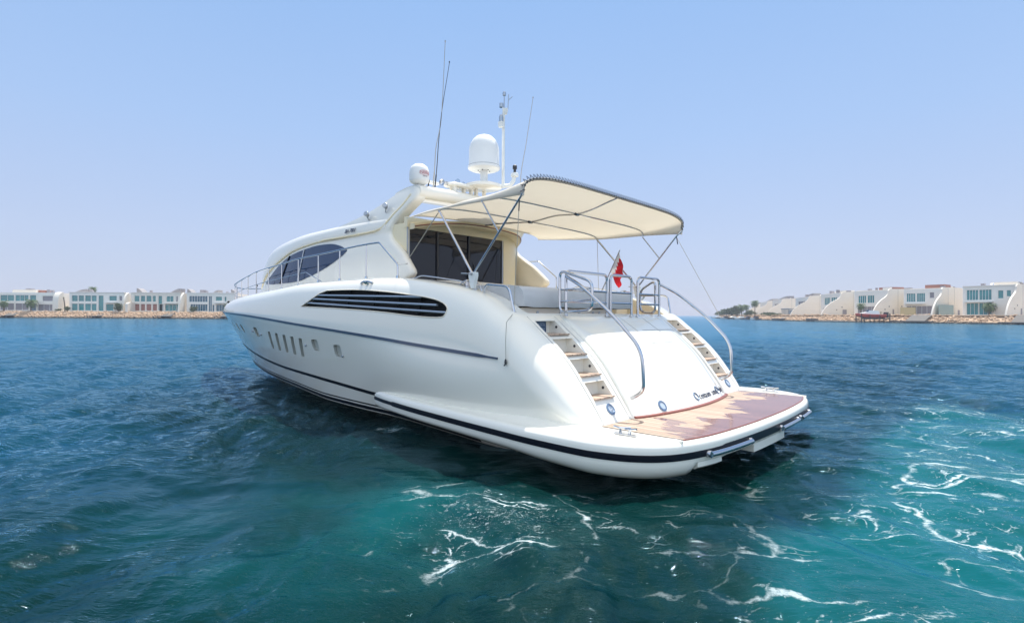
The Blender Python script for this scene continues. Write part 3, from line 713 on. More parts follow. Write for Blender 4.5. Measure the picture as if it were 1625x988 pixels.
# windscreen
rows = []
for t in np.linspace(0, 1, 14):
    row = []
    for a in np.linspace(-1, 1, 21):
        # between x=12.6 (top) and 14.0 (foot) on the roof skin
        x = 12.4 + 1.45 * t; k = math.cos(a * math.pi / 2) ** .6 if abs(a) < 1 else 0
        y = wE(x) * .93 * a; row.append((x, y, max(zE(x), zG(x) + .02) + .085 * math.sin((1 - abs(a) * .93) * math.pi / 2)))
    rows.append(row)
MB().grid(rows).build('windscreen', M['sideglass'], cabin)
# side windows
def cab_y(x, z):
    P = cab_side(x); return float(np.interp(z, [p[2] for p in P], [p[1] for p in P]))
wt = pchip([(7.06, 3.52), (7.28, 3.61), (7.55, 3.68), (7.85, 3.725), (8.4, 3.74), (9.1, 3.70), (9.9, 3.60), (10.6, 3.42), (11.3, 3.12), (11.65, 2.965)])
wb = pchip([(7.06, 3.50), (7.2, 3.42), (7.55, 3.28), (7.9, 3.17), (8.29, 3.07), (8.75, 2.98), (9.24, 2.90), (9.9, 2.88), (10.8, 2.88), (11.65, 2.92)])
for sd in (1, -1):
    rows = [[(x, sd * (cab_y(x, z) + .008), z) for z in np.linspace(wb(x), wt(x), 10)] for x in np.linspace(7.06, 11.65, 60)]
    sw = MB().grid(rows).build('side_window', M['sideglass'], cabin)
    rim = [(x, sd * (cab_y(x, wb(x)) + .008), wb(x)) for x in np.linspace(7.06, 11.65, 50)] + [(x, sd * (cab_y(x, wt(x)) + .008), wt(x)) for x in np.linspace(11.6, 7.1, 50)]
    for xa, xb in ((9.14, 9.30), (9.98, 10.42)):
        MB().tube([(xa + (xb - xa) * t, sd * (cab_y(xa + (xb - xa) * t, wt(xa) + (wb(xb) - wt(xa)) * t) + .012), wt(xa) + (wb(xb) - wt(xa)) * t) for t in np.linspace(0, 1, 12)], .022, 6).build('mullion', M['black' if xa > 9.5 else 'steel'], cabin)
    text_mesh('BH 7001', .125, M['letters'], 'registration', cabin, (Matrix(((-1, 0, 0, 7.16), (0, -.25, 1, 2.035), (0, 1, .25, 3.90), (0, 0, 0, 1))) if sd > 0 else Matrix(((1, 0, 0, 6.75), (0, .25, -1, -2.035), (0, 1, .25, 3.90), (0, 0, 0, 1)))), .003, .2)

# arch wings: lofted from the deck to the arch
yc_ = pchip([(2.72, 2.13), (3.0, 2.10), (3.3, 2.04), (3.7, 1.965), (4.0, 1.915), (4.35, 1.80), (4.72, 1.66)])
xa_ = pchip([(2.72, 4.78), (2.82, 4.56), (2.9, 4.52), (3.0, 4.60), (3.15, 4.76), (3.3, 4.93), (3.5, 5.22), (3.65, 5.42), (3.78, 5.48), (3.92, 5.42), (4.08, 5.28), (4.25, 5.07), (4.43, 4.86), (4.6, 4.80), (4.72, 4.95)])
xf_ = pchip([(2.72, 7.4), (3.8, 7.6), (4.10, 7.7), (4.13, 7.45), (4.18, 7.1), (4.24, 6.8), (4.36, 6.3), (4.48, 5.95), (4.6, 5.62), (4.68, 5.3), (4.72, 5.02)])
zl = sorted(set(list(np.linspace(2.72, 3.9, 22)) + list(np.linspace(3.95, 4.62, 20)) + [4.65, 4.68, 4.70, 4.715]))
for sd in (1, -1):
    rows = []
    for z in zl:
        a, f = xa_(z), xf_(z); y = yc_(z); th = .17 + (.09 if z > 3.8 else .09 * max(0, (z - 3.5) / .3)); out = .03 if z < 3.8 else .055
        e = min(.13, (f - a) * .3)
        P = [(f, y + out - .02), (a + e * 1.4, y + out), (a + e * .6, y + out - .008), (a + e * .15, y + out - .04), (a, y + out - .08), (a + .01, y - th + .07), (a + e * .4, y - th + .02), (a + e, y - th), (f, y - th)]
        rows.append([(x, sd * yy, z) for x, yy in P])
    MB().grid(rows, close_v=True, cap=True).build('arch_wing', M['cab'], Y, angle=60)
CRE = spline([(8.2, 3.835), (7.0, 3.835), (6.1, 3.84), (5.82, 3.87), (5.62, 3.97), (5.42, 4.14), (5.15, 4.36), (5.02, 4.52)], 60) if False else [(x, z) for x, z, _ in spline([(8.2, 3.835, 0), (7.0, 3.835, 0), (6.1, 3.84, 0), (5.82, 3.87, 0), (5.62, 3.97, 0), (5.42, 4.14, 0), (5.15, 4.36, 0), (5.02, 4.52, 0)], 60)]
for sd in (1, -1):
    P = [(x, sd * (wG(x) + .018), zG(x) + .004) for x in np.linspace(12.8, 8.3, 40)] + [(x, sd * max(yc_(z) + .056, 2.008 if z < 3.88 else 0), z) for x, z in CRE]
    MB().tube(P, .022, 8).build('gutter_trim', M['cream'], roof)
# crossbar of the arch
rows = []
for t in np.linspace(-1, 1, 41):
    y = 1.72 * t; cz = .05 * (1 - t * t)
    P = [(4.80, 4.55), (4.84, 4.47), (4.95, 4.44), (5.4, 4.45), (5.62, 4.50), (5.72, 4.58), (5.62, 4.645), (5.3, 4.70), (5.0, 4.715), (4.86, 4.69), (4.80, 4.63)]
    rows.append([(x, y, z + cz) for x, z in P])
bar = MB().grid(rows, close_v=True, cap=True).build('arch_crossbar', M['cab'], Y, angle=60)
# roof overhang above the door, bulkhead
rows = []
for y in np.linspace(-1.85, 1.85, 41):
    t = abs(y) / 1.85; zc = 4.10 - .20 * t ** 2.2; xo = 4.72 + .10 * t ** 2 + (.60 * max(0, (t - .55) / .45) ** 2 if y < 0 else 0)
    rows.append([(5.4, y, zc - .10), (xo + .03, y, zc - .11), (xo, y, zc - .08), (xo - .005, y, zc - .04), (xo + .03, y, zc), (5.4, y, zc + .06)])
MB().grid(rows, close_v=True, cap=True).build('roof_overhang', M['cream'], Y, angle=60)
MB().tube([(4.705 + .10 * (abs(y) / 1.85) ** 2 + (.60 * max(0, (abs(y) / 1.85 - .55) / .45) ** 2 if y < 0 else 0), y, 4.10 - .20 * (abs(y) / 1.85) ** 2.2 - .06) for y in np.linspace(-1.85, 1.85, 41)], .012, 6).build('overhang_trim', M['teakred'], Y)
b = MB(); zt_ = lambda y: 4.02 - .20 * (abs(y) / 1.85) ** 2.2
# door opening y 1.86 .. -.88 ; bulkhead around it
b.grid([[(x, y, z) for z in (1.95, 3.99 - .10 * t)] + [(x + .12, y, z) for z in (3.99 - .10 * t, 1.95)] for t, x, y in ((0, 4.99, -.90), (.15, 5.0, -1.1), (.4, 5.10, -1.4), (.7, 5.32, -1.68), (1, 5.6, -1.84))], close_v=True, cap=True); b.grid([[(x, y, z) for z in (1.95, 3.93)] + [(x + .12, y, z) for z in (3.93, 1.95)] for x, y in ((4.99, 1.86), (5.06, 1.885), (5.25, 1.90), (5.62, 1.92))], close_v=True, cap=True); b.box((4.99, -.95, 3.84), (5.10, 1.9, 4.05))
bulk = b.build('bulkhead', M['cream'], Y)
door = MB(); door.box((5.03, -.90, 1.96), (5.05, 1.87, 3.85)); dr = door.build('glass_door', M['glass'], Y)
for y in (1.865, 1.10, .20, -.885):
    MB().box((5.0, y - (.022 if abs(y) < 1.5 else .03), 1.96), (5.028, y + .022, 3.85)).build('door_frame', M['steel' if y > 1.8 or y < -.8 else 'dark'], dr)
for sd in (1, -1):
    b = MB(); b.obox((7.0, 1.3, 4.2), (1, 0, 0), (0, 1, 0), (0, 0, 1), .01, .01, .01)
# spotlights on the arch wing (chrome work lights)
def worklight(x, z, dx):
    for sd in (1, -1):
        y = yc_(z) + .05
        b = MB(); b.tube([(x, sd * (y - .02), z - .07), (x, sd * (y + .05), z - .08), (x + dx, sd * (y + .09), z - .02)], .014, 8)
        b.lathe([(0, -.05), (.035, -.05), (.05, 0), (.055, .045), (.05, .05), (0, .046)], (x + dx, sd * (y + .10), z + .03), 16, (-.5 * (1 if dx else .6), sd * .75, .3))
        b.tube([(x + dx, sd * (y + .06), z - .02), (x + dx, sd * (y + .10), z + .10)], .010, 6)
        b.build('work_light', M['steel'], Y)
worklight(6.30, 4.20, 0); worklight(5.72, 4.30, -.06)

# ---- gear on the arch
b = MB()
def slab(b, cx, cy, rx, ry_, z0, z1, n=40, yaw=0):
    rows = []
    for f_, z in ((.9, z0), (.98, z0 + .012), (1, (z0 + z1) / 2), (.985, z1 - .015), (.93, z1), (.01, z1 + .008)):
        rows.append([(cx + math.cos(yaw) * math.cos(k * 2 * math.pi / n) * rx * f_ - math.sin(yaw) * math.sin(k * 2 * math.pi / n) * ry_ * f_, cy + math.sin(yaw) * math.cos(k * 2 * math.pi / n) * rx * f_ + math.cos(yaw) * math.sin(k * 2 * math.pi / n) * ry_ * f_, z) for k in range(n)])
    b.grid(rows, close_v=True, cap=True)
slab(b, 4.80, -.03, .42, .42, 4.90, 4.99); slab(b, 5.05, .45, .24, .42, 4.86, 4.93)
for x, y in ((4.95, .7), (5.0, .38), (4.95, .05), (5.0, -.25), (4.95, .2), (5.2, .55)): b.box((x - .035, y - .03, 4.70), (x + .035, y + .03, 4.92))
b.build('radar_platform', M['cab'], Y)
b = MB(); c0 = (4.75, 0, 0)
b.lathe([(.085, 4.98), (.085, 5.30)], c0, 24)
b.lathe([(.0, 5.295), (.30, 5.30), (.355, 5.33), (.36, 5.375), (.345, 5.39)], c0, 40)
b.lathe([(.345, 5.385), (.338, 5.40), (.335, 5.75), (.325, 5.82), (.30, 5.90), (.25, 5.985), (.18, 6.05), (.09, 6.085), (.001, 6.095)], c0, 40)
rd = b.build('satellite_dome', M['radome'], Y, angle=50)
MB().lathe([(.349, 5.385), (.349, 5.395), (.342, 5.395), (.342, 5.385)], c0, 40, cap=False).build('dome_joint', M['grey'], rd)
for k in range(6): 
    a = k * math.pi / 3; MB().lathe([(0, 0), (.012, 0), (.012, .012), (0, .012)], (4.75 + .13 * math.cos(a), .13 * math.sin(a), 5.283), 8).build('bolt', M['dark'], rd)
b = MB(); c1 = (4.98, 1.62, 0)
b.lathe([(.06, 4.66), (.06, 4.73), (.13, 4.74), (.19, 4.78), (.203, 4.82), (.203, 4.95), (.193, 5.03), (.163, 5.095), (.10, 5.14), (.001, 5.16)], c1, 32)
sdm = b.build('small_dome', M['radome'], Y, angle=50)
# logo on small dome, bent round it
def bent_text(body, size, zc, ang0, m, name, parent, c=c1, r=.205, sq=1):
    cu = bpy.data.curves.new(name, 'FONT'); cu.body = body; cu.size = size; cu.extrude = .001; cu.align_x = 'CENTER'; cu.align_y = 'CENTER'
    t = bpy.data.objects.new(name, cu); COL.objects.link(t); me = bpy.data.meshes.new_from_object(t.evaluated_get(bpy.context.evaluated_depsgraph_get())); bpy.data.objects.remove(t)
    for v in me.vertices:
        a = ang0 + v.co.x * sq / r; rr = r + v.co.z; v.co = (c[0] + rr * math.cos(a), c[1] + rr * math.sin(a), zc + v.co.y)
    o = bpy.data.objects.new(name, me); COL.objects.link(o); me.materials.clear(); me.materials.append(m); o.parent = parent; return o
aL = math.atan2(.45, -.9) + .42
bent_text('NERA', .085, 4.94, aL, M['redlogo'], 'dome_lettering', sdm)
bent_text('satcom', .035, 4.875, aL, M['letters'], 'dome_lettering', sdm)
el = [(c1[0] + .206 * math.cos(aL + .125 * math.cos(t) / .205), c1[1] + .206 * math.sin(aL + .125 * math.cos(t) / .205), 4.94 + .05 * math.sin(t)) for t in np.linspace(0, 2 * math.pi, 40)[:-1]]
MB().tube(el, .0025, 5, closed=True).build('dome_emblem', M['redlogo'], sdm)
# open array scanner bar behind the small dome
b = MB(); b.box((5.35, .78, 4.93), (5.45, 1.48, 4.99)); b.lathe([(.06, 4.70), (.06, 4.93)], (5.4, 1.2, 0), 16); b.build('radar_scanner', M['radome'], Y, bevel=.01)
# mast with instruments
b = MB(); mx, my = 4.50, -.36
b.tube([(mx, my, 4.93), (mx, my, 6.62)], .035, 14, r_end=.032)
b.tube(rnd([(mx + .1, my + .1, 4.97), (mx - .1, my - .12, 4.99), (mx - .15, my - .18, 5.10), (mx - .15, my - .2, 5.2)], .08), .045, 12)
b.lathe([(0, 5.20), (.085, 5.20), (.09, 5.24), (.07, 5.28), (0, 5.285)], (mx - .17, my - .2, 0), 20)
b.lathe([(.05, 6.60), (.085, 6.66), (.085, 6.72), (0, 6.73)], (mx - .02, my - .03, 0), 4)
b.box((mx - .06, my + .05, 6.28), (mx + .04, my + .13, 6.40))
mast = b.build('mast', M['whitepaint'], Y)
b = MB(); b.lathe([(0, 5.29), (.03, 5.29), (.03, 5.36), (.05, 5.37), (.05, 5.44), (.03, 5.46), (0, 5.46)], (mx - .17, my - .2, 0), 12); b.build('mast_sensor', M['dark'], mast)
b = MB(); b.lathe([(0, 6.40), (.045, 6.40), (.045, 6.50), (.03, 6.55), (0, 6.55)], (mx - .01, my + .09, 0), 12); b.lathe([(0, 6.74), (.045, 6.74), (.045, 6.83), (0, 6.84)], (mx + .02, my + .05, 0), 12)
b.build('navigation_light', M['steel'], mast)
b = MB(); b.tube([(mx - .02, my + .0, 6.73), (mx - .02, my, 7.02)], .012, 8); b.lathe([(0, 7.0), (.035, 7.01), (.042, 7.05), (.03, 7.09), (0, 7.10)], (mx - .02, my, 0), 12)
b.tube([(mx - .06, my - .08, 6.73), (mx - .07, my - .09, 7.05)], .010, 8); b.tube([(mx - .065, my - .085, 6.92), (mx - .13, my - .15, 7.0)], .007, 6); b.tube([(mx - .065, my - .085, 6.95), (mx - .02, my - .14, 7.02)], .007, 6)
b.build('wind_vane', M['steel'], mast)
# horns
b = MB()
for y0, y1, zz in ((.92, .62, 4.92), (.90, .52, 4.87)):
    b.tube([(5.0, y0, zz), (5.02, y1, zz + .03)], .011, 8)
b.lathe([(.012, 0), (.02, .05), (.07, .10), (.072, .105), (0, .06)], (5.0, .92, 4.90), 16, (-.2, 1, -.1))
for yy, zz in ((.58, 4.99), (.42, 4.95)): b.lathe([(0, -.03), (.045, -.03), (.05, .0), (.05, .03), (0, .035)], (4.98, yy, zz), 16, (-.9, .3, .1))
b.tube([(5.0, .5, 4.92), (5.0, .5, 4.85)], .014, 8); b.tube([(5.0, .58, 4.99), (5.0, .42, 4.95)], .014, 8)
b.build('horn_set', M['chrome'], Y)
# whip aerials
for P_, mm in (([(4.95, 1.28, 4.71), (4.9, 1.27, 5.4), (4.9, 1.12, 6.15), (4.9, 1.02, 7.85)], 'rope'), ([(4.95, 1.235, 4.71), (4.9, 1.21, 5.35), (4.9, 1.13, 6.15), (4.9, .90, 7.45)], 'dark'), ([(4.95, -1.5, 4.72), (4.9, -1.39, 5.3), (4.9, -1.60, 6.35), (4.9, -1.84, 7.50)], 'rope')):
    Q = spline(P_, 20); b = MB(); b.tube(Q[:3], .013, 8); b.tube(Q[2:], .009, 6, r_end=.006); b.lathe([(0, 0), (.012, 0), (.012, .03), (0, .035)], Q[-1], 8)
    b.build('whip_aerial', M[mm], Y)
b = MB(); b.tube([(4.95, 1.42, 4.70), (4.93, 1.40, 4.86)], .014, 8); b.build('aerial_stub', M['dark'], Y)

# ---- awning (bimini)
def arch_z(x):
    return pchip([(1.3, 4.23), (2.2, 4.05), (2.7, 4.08), (3.3, 4.03), (4.0, 4.08), (4.85, 4.11)])(x)
def edge_z(x): return pchip([(1.3, 3.84), (2.2, 3.87), (3.38, 3.89), (4.2, 3.93), (4.85, 3.97)])(x)
def edge_y(x): return pchip([(1.3, 2.56), (2.2, 2.52), (3.38, 2.43), (4.2, 2.25), (4.85, 2.02)])(x)
def can(x, u, dz=0):
    ey, ez, az = edge_y(x), edge_z(x), arch_z(x)
    ph = u * math.pi / 2
    n_ = (3.6 if u > 0 else 5.2) - (1.6 if u > 0 else 2.6) * max(0, min(1, (x - 2.0) / 2.5)); ey += .10 * max(0, min(1, (2.2 - x) / .9)) * (u < 0) * (1 - abs(u) ** 14)
    y = ey * math.copysign(abs(math.sin(ph)) ** (2 / n_ * .9), u) if abs(u) > 1e-9 else 0
    z = ez + (az - ez) * abs(math.cos(ph)) ** (2 / n_)
    return (x, y, z + dz)
xs2 = list(np.linspace(1.30, 4.86, 56)); us2 = list(np.linspace(-1, 1, 61))
rows = []
for x in xs2:
    # cloth sags a little between the bows
    sag = 0
    for a, b_ in ((1.3, 2.2), (2.2, 3.38), (3.38, 4.86)):
        if a <= x <= b_: sag = -.022 * math.sin(math.pi * (x - a) / (b_ - a)) ** 2
    rows.append([can(x, u, sag * abs(math.cos(u * math.pi / 2)) + .004 * math.sin(11 * u + 3 * x)) for u in us2])
cb = MB(); cb.grid(rows)
canopy = cb.build('awning', M['canvas'], Y, angle=80, fix=True)
sol = canopy.modifiers.new('s', 'SOLIDIFY'); sol.thickness = .006; sol.offset = 1
# bows and struts
fb = MB()
MB().tube([can(1.30, u, -.012) for u in us2], .016, 10).build('awning_hem', M['canvas'], canopy)
for x in (2.2, 3.38): fb.tube([can(x, u, -.028) for u in np.linspace(-.995, .995, 50)], .014, 8)
fb.tube([(x, 0, arch_z(x) - .03) for x in np.linspace(1.32, 4.7, 24)], .015, 8)
for sd in (1, -1):
    base = (2.36, 2.56 * sd, 2.72)
    fb.tube([base, (1.40, 2.53 * sd, 3.80), can(1.30, sd * .99, -.01)], .017, 10)
    fb.tube([base, (3.36, 2.42 * sd, 3.88)], .020, 10)
    fb.tube([(1.81, 2.545 * sd, 3.35), (2.2, 2.50 * sd, 3.85)], .013, 8)
    for x in (2.2, 3.38): fb.lathe([(0, -.03), (.028, -.03), (.028, .03), (0, .03)], (x, .0, arch_z(x) - .04), 10, (0, 1, 0))
fb.build('awning_frame', M['chrome'], canopy)
for x in (2.2, 3.38):
    MB().tube([(x, yq, arch_z(x) - .035) for yq in (-.06, .06)], .026, 8).build('frame_clamp', M['dark'], canopy)
for sd in (1, -1):
    b = MB()
    b.grid([[(2.36 + a * s_, (2.55 + c_ * .035) * sd, z) for a, c_ in ((-1, 1), (1, 1), (1, -1), (-1, -1))] for z, s_ in ((2.50, .03), (2.56, .045), (2.70, .085), (2.76, .08))], close_v=True, cap=True, smooth=False)
    b.build('awning_bracket', M['whitepaint'], Y, bevel=.01)
    b = MB(); b.tube([(2.36, 2.50 * sd, 2.73), (2.36, 2.64 * sd, 2.73)], .018, 8); b.tube([(2.46, 2.58 * sd, 2.74), (2.60, 2.59 * sd, 2.75)], .014, 8); b.build('bracket_bolt', M['steel'], Y)
# dark lacing round the aft bow
lc = MB(); N_l = 72; RP = spline([can(1.30, u, -.012) for u in np.linspace(-.99, .99, 241)], N_l * 6 + 1)
for i in range(N_l):
    p = Vector(RP[i * 6 + 3]); q = Vector(RP[i * 6 + 5]); t = (q - p).normalized()
    n_ = t.cross(Vector((1, 0, 0))).normalized()
    if n_.z < -.02: n_ = -n_
    ring = [p + Vector((1, 0, 0)) * .024 * math.cos(a) + n_ * .022 * math.sin(a) + t * .010 * math.cos(a) for a in np.linspace(0, 2 * math.pi, 9)[:-1]]
    ring[2] = p + n_ * .072 + t * .035
    lc.tube(ring, .0065, 5, closed=True)
lc.tube([Vector(p) + Vector((-.012, 0, .004)) for p in RP[::3]], .007, 6)
lc.build('awning_lacing', M['blackcord'], canopy)
# stays
def stay(a, c_, r=.0055, m='rope'): return MB().tube([a, c_], r, 6).build('stay_line', M[m], Y)
stay((1.40, 2.53, 3.78), (1.53, 2.50, 2.14)); stay((1.40, -2.53, 3.78), (.45, -2.5, 2.1), .005)
stay((3.40, 2.42, 3.85), (4.52, 2.20, 3.16), .009); stay((3.36, -2.42, 3.86), (3.3, -2.40, 2.66))
b = MB(); b.tube([(1.50, 2.53, 2.12), (1.30, 2.90, 1.98), (1.26, 2.958, 1.72), (1.25, 2.962, 1.44)], .0055, 6); b.build('fender_line', M['rope'], Y)
b = MB(); b.lathe([(0, -.03), (.015, -.03), (.018, 0), (.012, .04), (0, .05)], (1.25, 2.968, 1.42), 10); b.tube([(1.25, 2.968, 1.40), (1.27, 2.98, 1.37)], .01, 6); b.build('line_hook', M['dark'], Y)
b = MB(); b.tube([(1.40, 2.53, 3.80), (1.41, 2.53, 3.62)], .010, 6); b.tube([(1.40, -2.53, 3.80), (1.37, -2.53, 3.62)], .010, 6); b.build('turnbuckle', M['dark'], Y)
# flag on its staff
st_ = MB().tube([(3.13, -2.25, 2.62), (2.60, -2.2, 3.56)], .012, 8).build('flagstaff', M['steel'], Y)
A, B_ = Vector((2.62, -2.2, 3.53)), Vector((2.86, -2.22, 3.09))
H = 9; 
def flag_pt(s, t):
    """s along hoist 0..1 down, t from hoist 0..1 out: hangs limp"""
    top = A.lerp(B_, s)
    d = Vector((-.12, -.05, -.55)) * t * (1 - .30 * s) + Vector((.05 * math.sin(6 * s), .07 * math.sin(9 * t * (1 - .5 * s) + 5 * s), 0)) * t
    return top + d + Vector((-.10 * s * t, 0, 0))
def flag_mesh(t0, t1, name, m, red):
    b = MB(); n = 36; rows = []
    for i in range(n + 1):
        s = i / n; zig = abs(((s * 5) % 1) - .5) * 2     # serrated joint, five points
        j = .20 + .13 * zig; a, c_ = (j, 1) if red else (0, j)
        rows.append([flag_pt(s, a + (c_ - a) * k / 12) for k in range(13)])
    b.grid(rows, smooth=True); return b.build(name, m, st_, angle=80)
flag_mesh(0, 0, 'flag_white_band', M['flagwhite'], False); flag_mesh(0, 0, 'flag_red_field', M['red'], True)

# ================================================================ WATER
def smooth(a, b, x): t = np.clip((x - a) / (b - a), 0, 1); return t * t * (3 - 2 * t)
def vnoise(x, y, seed=0):
    xi, yi = np.floor(x).astype(int), np.floor(y).astype(int); fx, fy = x - xi, y - yi
    def h(a, b):
        n = (a * 374761393 + b * 668265263 + seed * 974711) & 0x7fffffff; n = ((n ^ (n >> 13)) * 1274126177) & 0x7fffffff
        return ((n ^ (n >> 16)) & 0xffff) / 65535.0
    u, v = fx * fx * (3 - 2 * fx), fy * fy * (3 - 2 * fy)
    return (h(xi, yi) * (1 - u) + h(xi + 1, yi) * u) * (1 - v) + (h(xi, yi + 1) * (1 - u) + h(xi + 1, yi + 1) * u) * v
def fbm(x, y, o=4, seed=0):
    s = 0; a = .5
    for i in range(o): s = s + a * vnoise(x * 2 ** i + 17.3 * i, y * 2 ** i - 9.1 * i, seed + i); a *= .5
    return s / (1 - .5 ** o)
# boat frame coordinates of a world point
def boat_xy(X, Yw):
    dx, dy = X - 2.846, Yw - 9.009
    return dx * FW.x + dy * FW.y, dx * LF.x + dy * LF.y
def blob(X, Yw, cx, cy, rx, ry, rot=0):
    c, s_ = math.cos(rot), math.sin(rot); a = ((X - cx) * c + (Yw - cy) * s_) / rx; b = (-(X - cx) * s_ + (Yw - cy) * c) / ry
    return np.exp(-(a * a + b * b))
wr_ = np.random.RandomState(5)
waves = []
for lam in np.geomspace(.22, 7.5, 44):
    th = R(200) + wr_.normal(0, .62); waves.append((2 * math.pi / lam * math.cos(th), 2 * math.pi / lam * math.sin(th), wr_.uniform(0, 6.28), lam))
def water_fields(X, Yw):
    D = np.hypot(X, Yw)
    bx, by = boat_xy(X, Yw)
    n1 = fbm(X * .35, Yw * .35, 4, 3); n2 = fbm(X * .9 + 5, Yw * .9, 4, 9)
    # churned area behind the propellers (boat frame, x < 0)
    wash = smooth(2.2, -.8, bx + 1.4 * (n1 - .5)) * smooth(-8.5, -5.0, by + 3 * (n1 - .5)) * smooth(8.5, 3.0, by + 2.5 * (n1 - .5))
    wash = wash * smooth(-45, -8, bx)
    boil = blob(X, Yw, -.15, 5.55, .95, .95, .5)
    slick = np.maximum(blob(X, Yw, -2.6, 6.3, 2.3, 1.7, .1), .9 * blob(X, Yw, -.9, 7.8, 1.5, 2.2, -.5))
    return D, bx, by, n1, n2, wash, boil, slick
def water_z(X, Yw):
    D, bx, by, n1, n2, wash, boil, slick = water_fields(X, Yw)
    z = np.zeros_like(X)
    wx = X + .5 * (n1 - .5) * 3; wy = Yw + .5 * (n2 - .5) * 2
    gust = .55 + .9 * fbm(X * .08, Yw * .08, 3, 21)
    calm = 1 - .92 * np.clip(slick, 0, 1) - .5 * wash * (1 - slick)
    for kx, ky, ph, lam in waves:
        amp = .0072 * lam ** .75 * (1 if lam < 3 else .55)
        fade = np.clip(lam * 42 / np.maximum(D, 1) - .35, 0, 1)     # the mesh gets too coarse far away
        f = calm if lam < 1.6 else (1 - .3 * slick)
        s_ = np.sin(kx * wx + ky * wy + ph); z += amp * fade * f * gust * (s_ + .28 * np.cos(2 * (kx * wx + ky * wy + ph)))
    # eddies and smooth domes in the wash
    tx = X + 1.3 * (fbm(X * .5, Yw * .5, 3, 31) - .5); ty = Yw + 1.3 * (fbm(X * .5 + 7, Yw * .5, 3, 37) - .5)
    z += (.050 * (fbm(tx * .9, ty * .9, 3, 41) - .5) + .022 * (fbm(tx * 3.0, ty * 3.0, 3, 47) - .5)) * np.clip(wash + .9 * slick, 0, 1) * np.clip(30 / np.maximum(D, 1), 0, 1)
    # folds round the slick
    for cx, cy, r0 in ((-.9, 7.6, .8), (-2.9, 5.6, 1.2), (-.4, 5.5, .95), (1.2, 4.7, .8)):
        d = np.hypot((X - cx) * .8, Yw - cy) + .5 * (n2 - .5); z += .020 * np.exp(-((d - r0) / .22) ** 2) * (.4 + n1) - .018 * np.exp(-((d - r0 + .35) / .30) ** 2)
    z += .035 * boil * (n2 - .3)
    # bow wave along the port side
    side = np.abs(np.abs(by) - (2.45 - .018 * np.clip(bx, 0, 17) ** 1.7 * .75)); z += .05 * np.exp(-(side / .35) ** 2) * smooth(18.5, 15, bx) * smooth(9, 14, bx)
    return z
def water_mesh():
    # fine near the viewer's boat, coarse towards the horizon
    rad = [1.5]
    while rad[-1] < 6500: rad.append(rad[-1] * (1.0068 if rad[-1] < 60 else 1.035))
    rad = np.array(rad)
    fine = np.linspace(R(-56), R(56), 820); coarse = np.linspace(R(56), R(304), 120)[1:-1]
    ang = np.r_[fine, coarse]; nA = len(ang)
    RR, AA = np.meshgrid(rad, ang, indexing='ij'); X = RR * np.sin(AA); Yw = RR * np.cos(AA); Z = water_z(X, Yw)
    Z = np.where(RR > 400, 0, Z)
    D, bx, by, n1, n2, wash, boil, slick = water_fields(X, Yw)
    V = np.stack([X, Yw, Z], -1).reshape(-1, 3); nR = len(rad)
    i = np.arange(nR - 1)[:, None] * nA; j = np.arange(nA)[None, :]; jn = (j + 1) % nA
    F = np.stack([i + j, i + nA + j, i + nA + jn, i + jn], -1).reshape(-1, 4)
    # centre cap
    V = np.vstack([V, [[0, 0, 0]]]); c = len(V) - 1
    me = bpy.data.meshes.new('sea'); T = [(c, k, (k + 1) % nA) for k in range(nA)]
    nq = len(F); me.vertices.add(len(V)); me.vertices.foreach_set('co', V.ravel())
    loops = np.r_[F[:, ::-1].ravel(), np.array(T)[:, ::-1].ravel()]
    me.loops.add(len(loops)); me.loops.foreach_set('vertex_index', loops.astype(np.int32))
    st = np.r_[np.arange(nq) * 4, nq * 4 + np.arange(len(T)) * 3]; me.polygons.add(len(st)); me.polygons.foreach_set('loop_start', st.astype(np.int32))
    me.polygons.foreach_set('use_smooth', np.ones(len(st), bool)); me.update(calc_edges=True); me.validate()
    pad = lambda a: np.r_[a.ravel(), [0]].astype(np.float32)
    aer = np.clip(.95 * wash * smooth(.25, .62, .55 * n1 + .6 * smooth(1.0, -4.5, bx) * .7 + .12), 0, 1)
    # clear dark water, plus the hull's dark reflection painted in along the port side
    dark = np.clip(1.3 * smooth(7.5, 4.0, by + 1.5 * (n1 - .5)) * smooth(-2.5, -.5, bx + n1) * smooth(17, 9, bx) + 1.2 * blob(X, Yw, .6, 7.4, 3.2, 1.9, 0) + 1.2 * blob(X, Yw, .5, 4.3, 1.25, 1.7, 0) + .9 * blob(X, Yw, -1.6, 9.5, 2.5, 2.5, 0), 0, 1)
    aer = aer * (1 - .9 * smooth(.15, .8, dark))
    teal = np.clip(.62 * blob(X, Yw, -2.2, 5.2, 2.0, 1.8) + .45 * blob(X, Yw, -1.0, 5.9, .9, .8), 0, 1)
    aer = np.maximum(aer, teal * (.42 + 1.3 * (n2 - .38)))
    aer = np.maximum(aer, .25 * boil)
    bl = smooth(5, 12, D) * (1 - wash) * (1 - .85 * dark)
    # foam amount
    lace = wash * smooth(.6, -2.0, bx) * (.5 + .5 * smooth(.32, .6, n1)) * smooth(-30, -9, bx)
    edge = np.exp(-(((by + 6.3 + 2 * (n1 - .5)) / .35) ** 2)) * smooth(.5, -1.5, bx) * .22
    sl = np.exp(-((np.hypot((X + 1.3) * .9, (Yw - 7.2) * 1.0) - 1.9 - 1.2 * (n1 - .5)) / .14) ** 2) * .5 * smooth(-7, -2, -Yw) * smooth(6.0, 7.4, Yw)
    bowf = np.exp(-((np.abs(np.abs(by) - (2.45 - .018 * np.clip(bx, 0, 17) ** 1.7 * .75))) / .22) ** 2) * (smooth(18.2, 16.5, bx) * smooth(14.0, 16, bx) * .8) + .9 * blob(X, Yw, -1.75 , 10.2, .01, .01)
    spl = blob(bx, by, 4.3, 2.75, .55, .16)
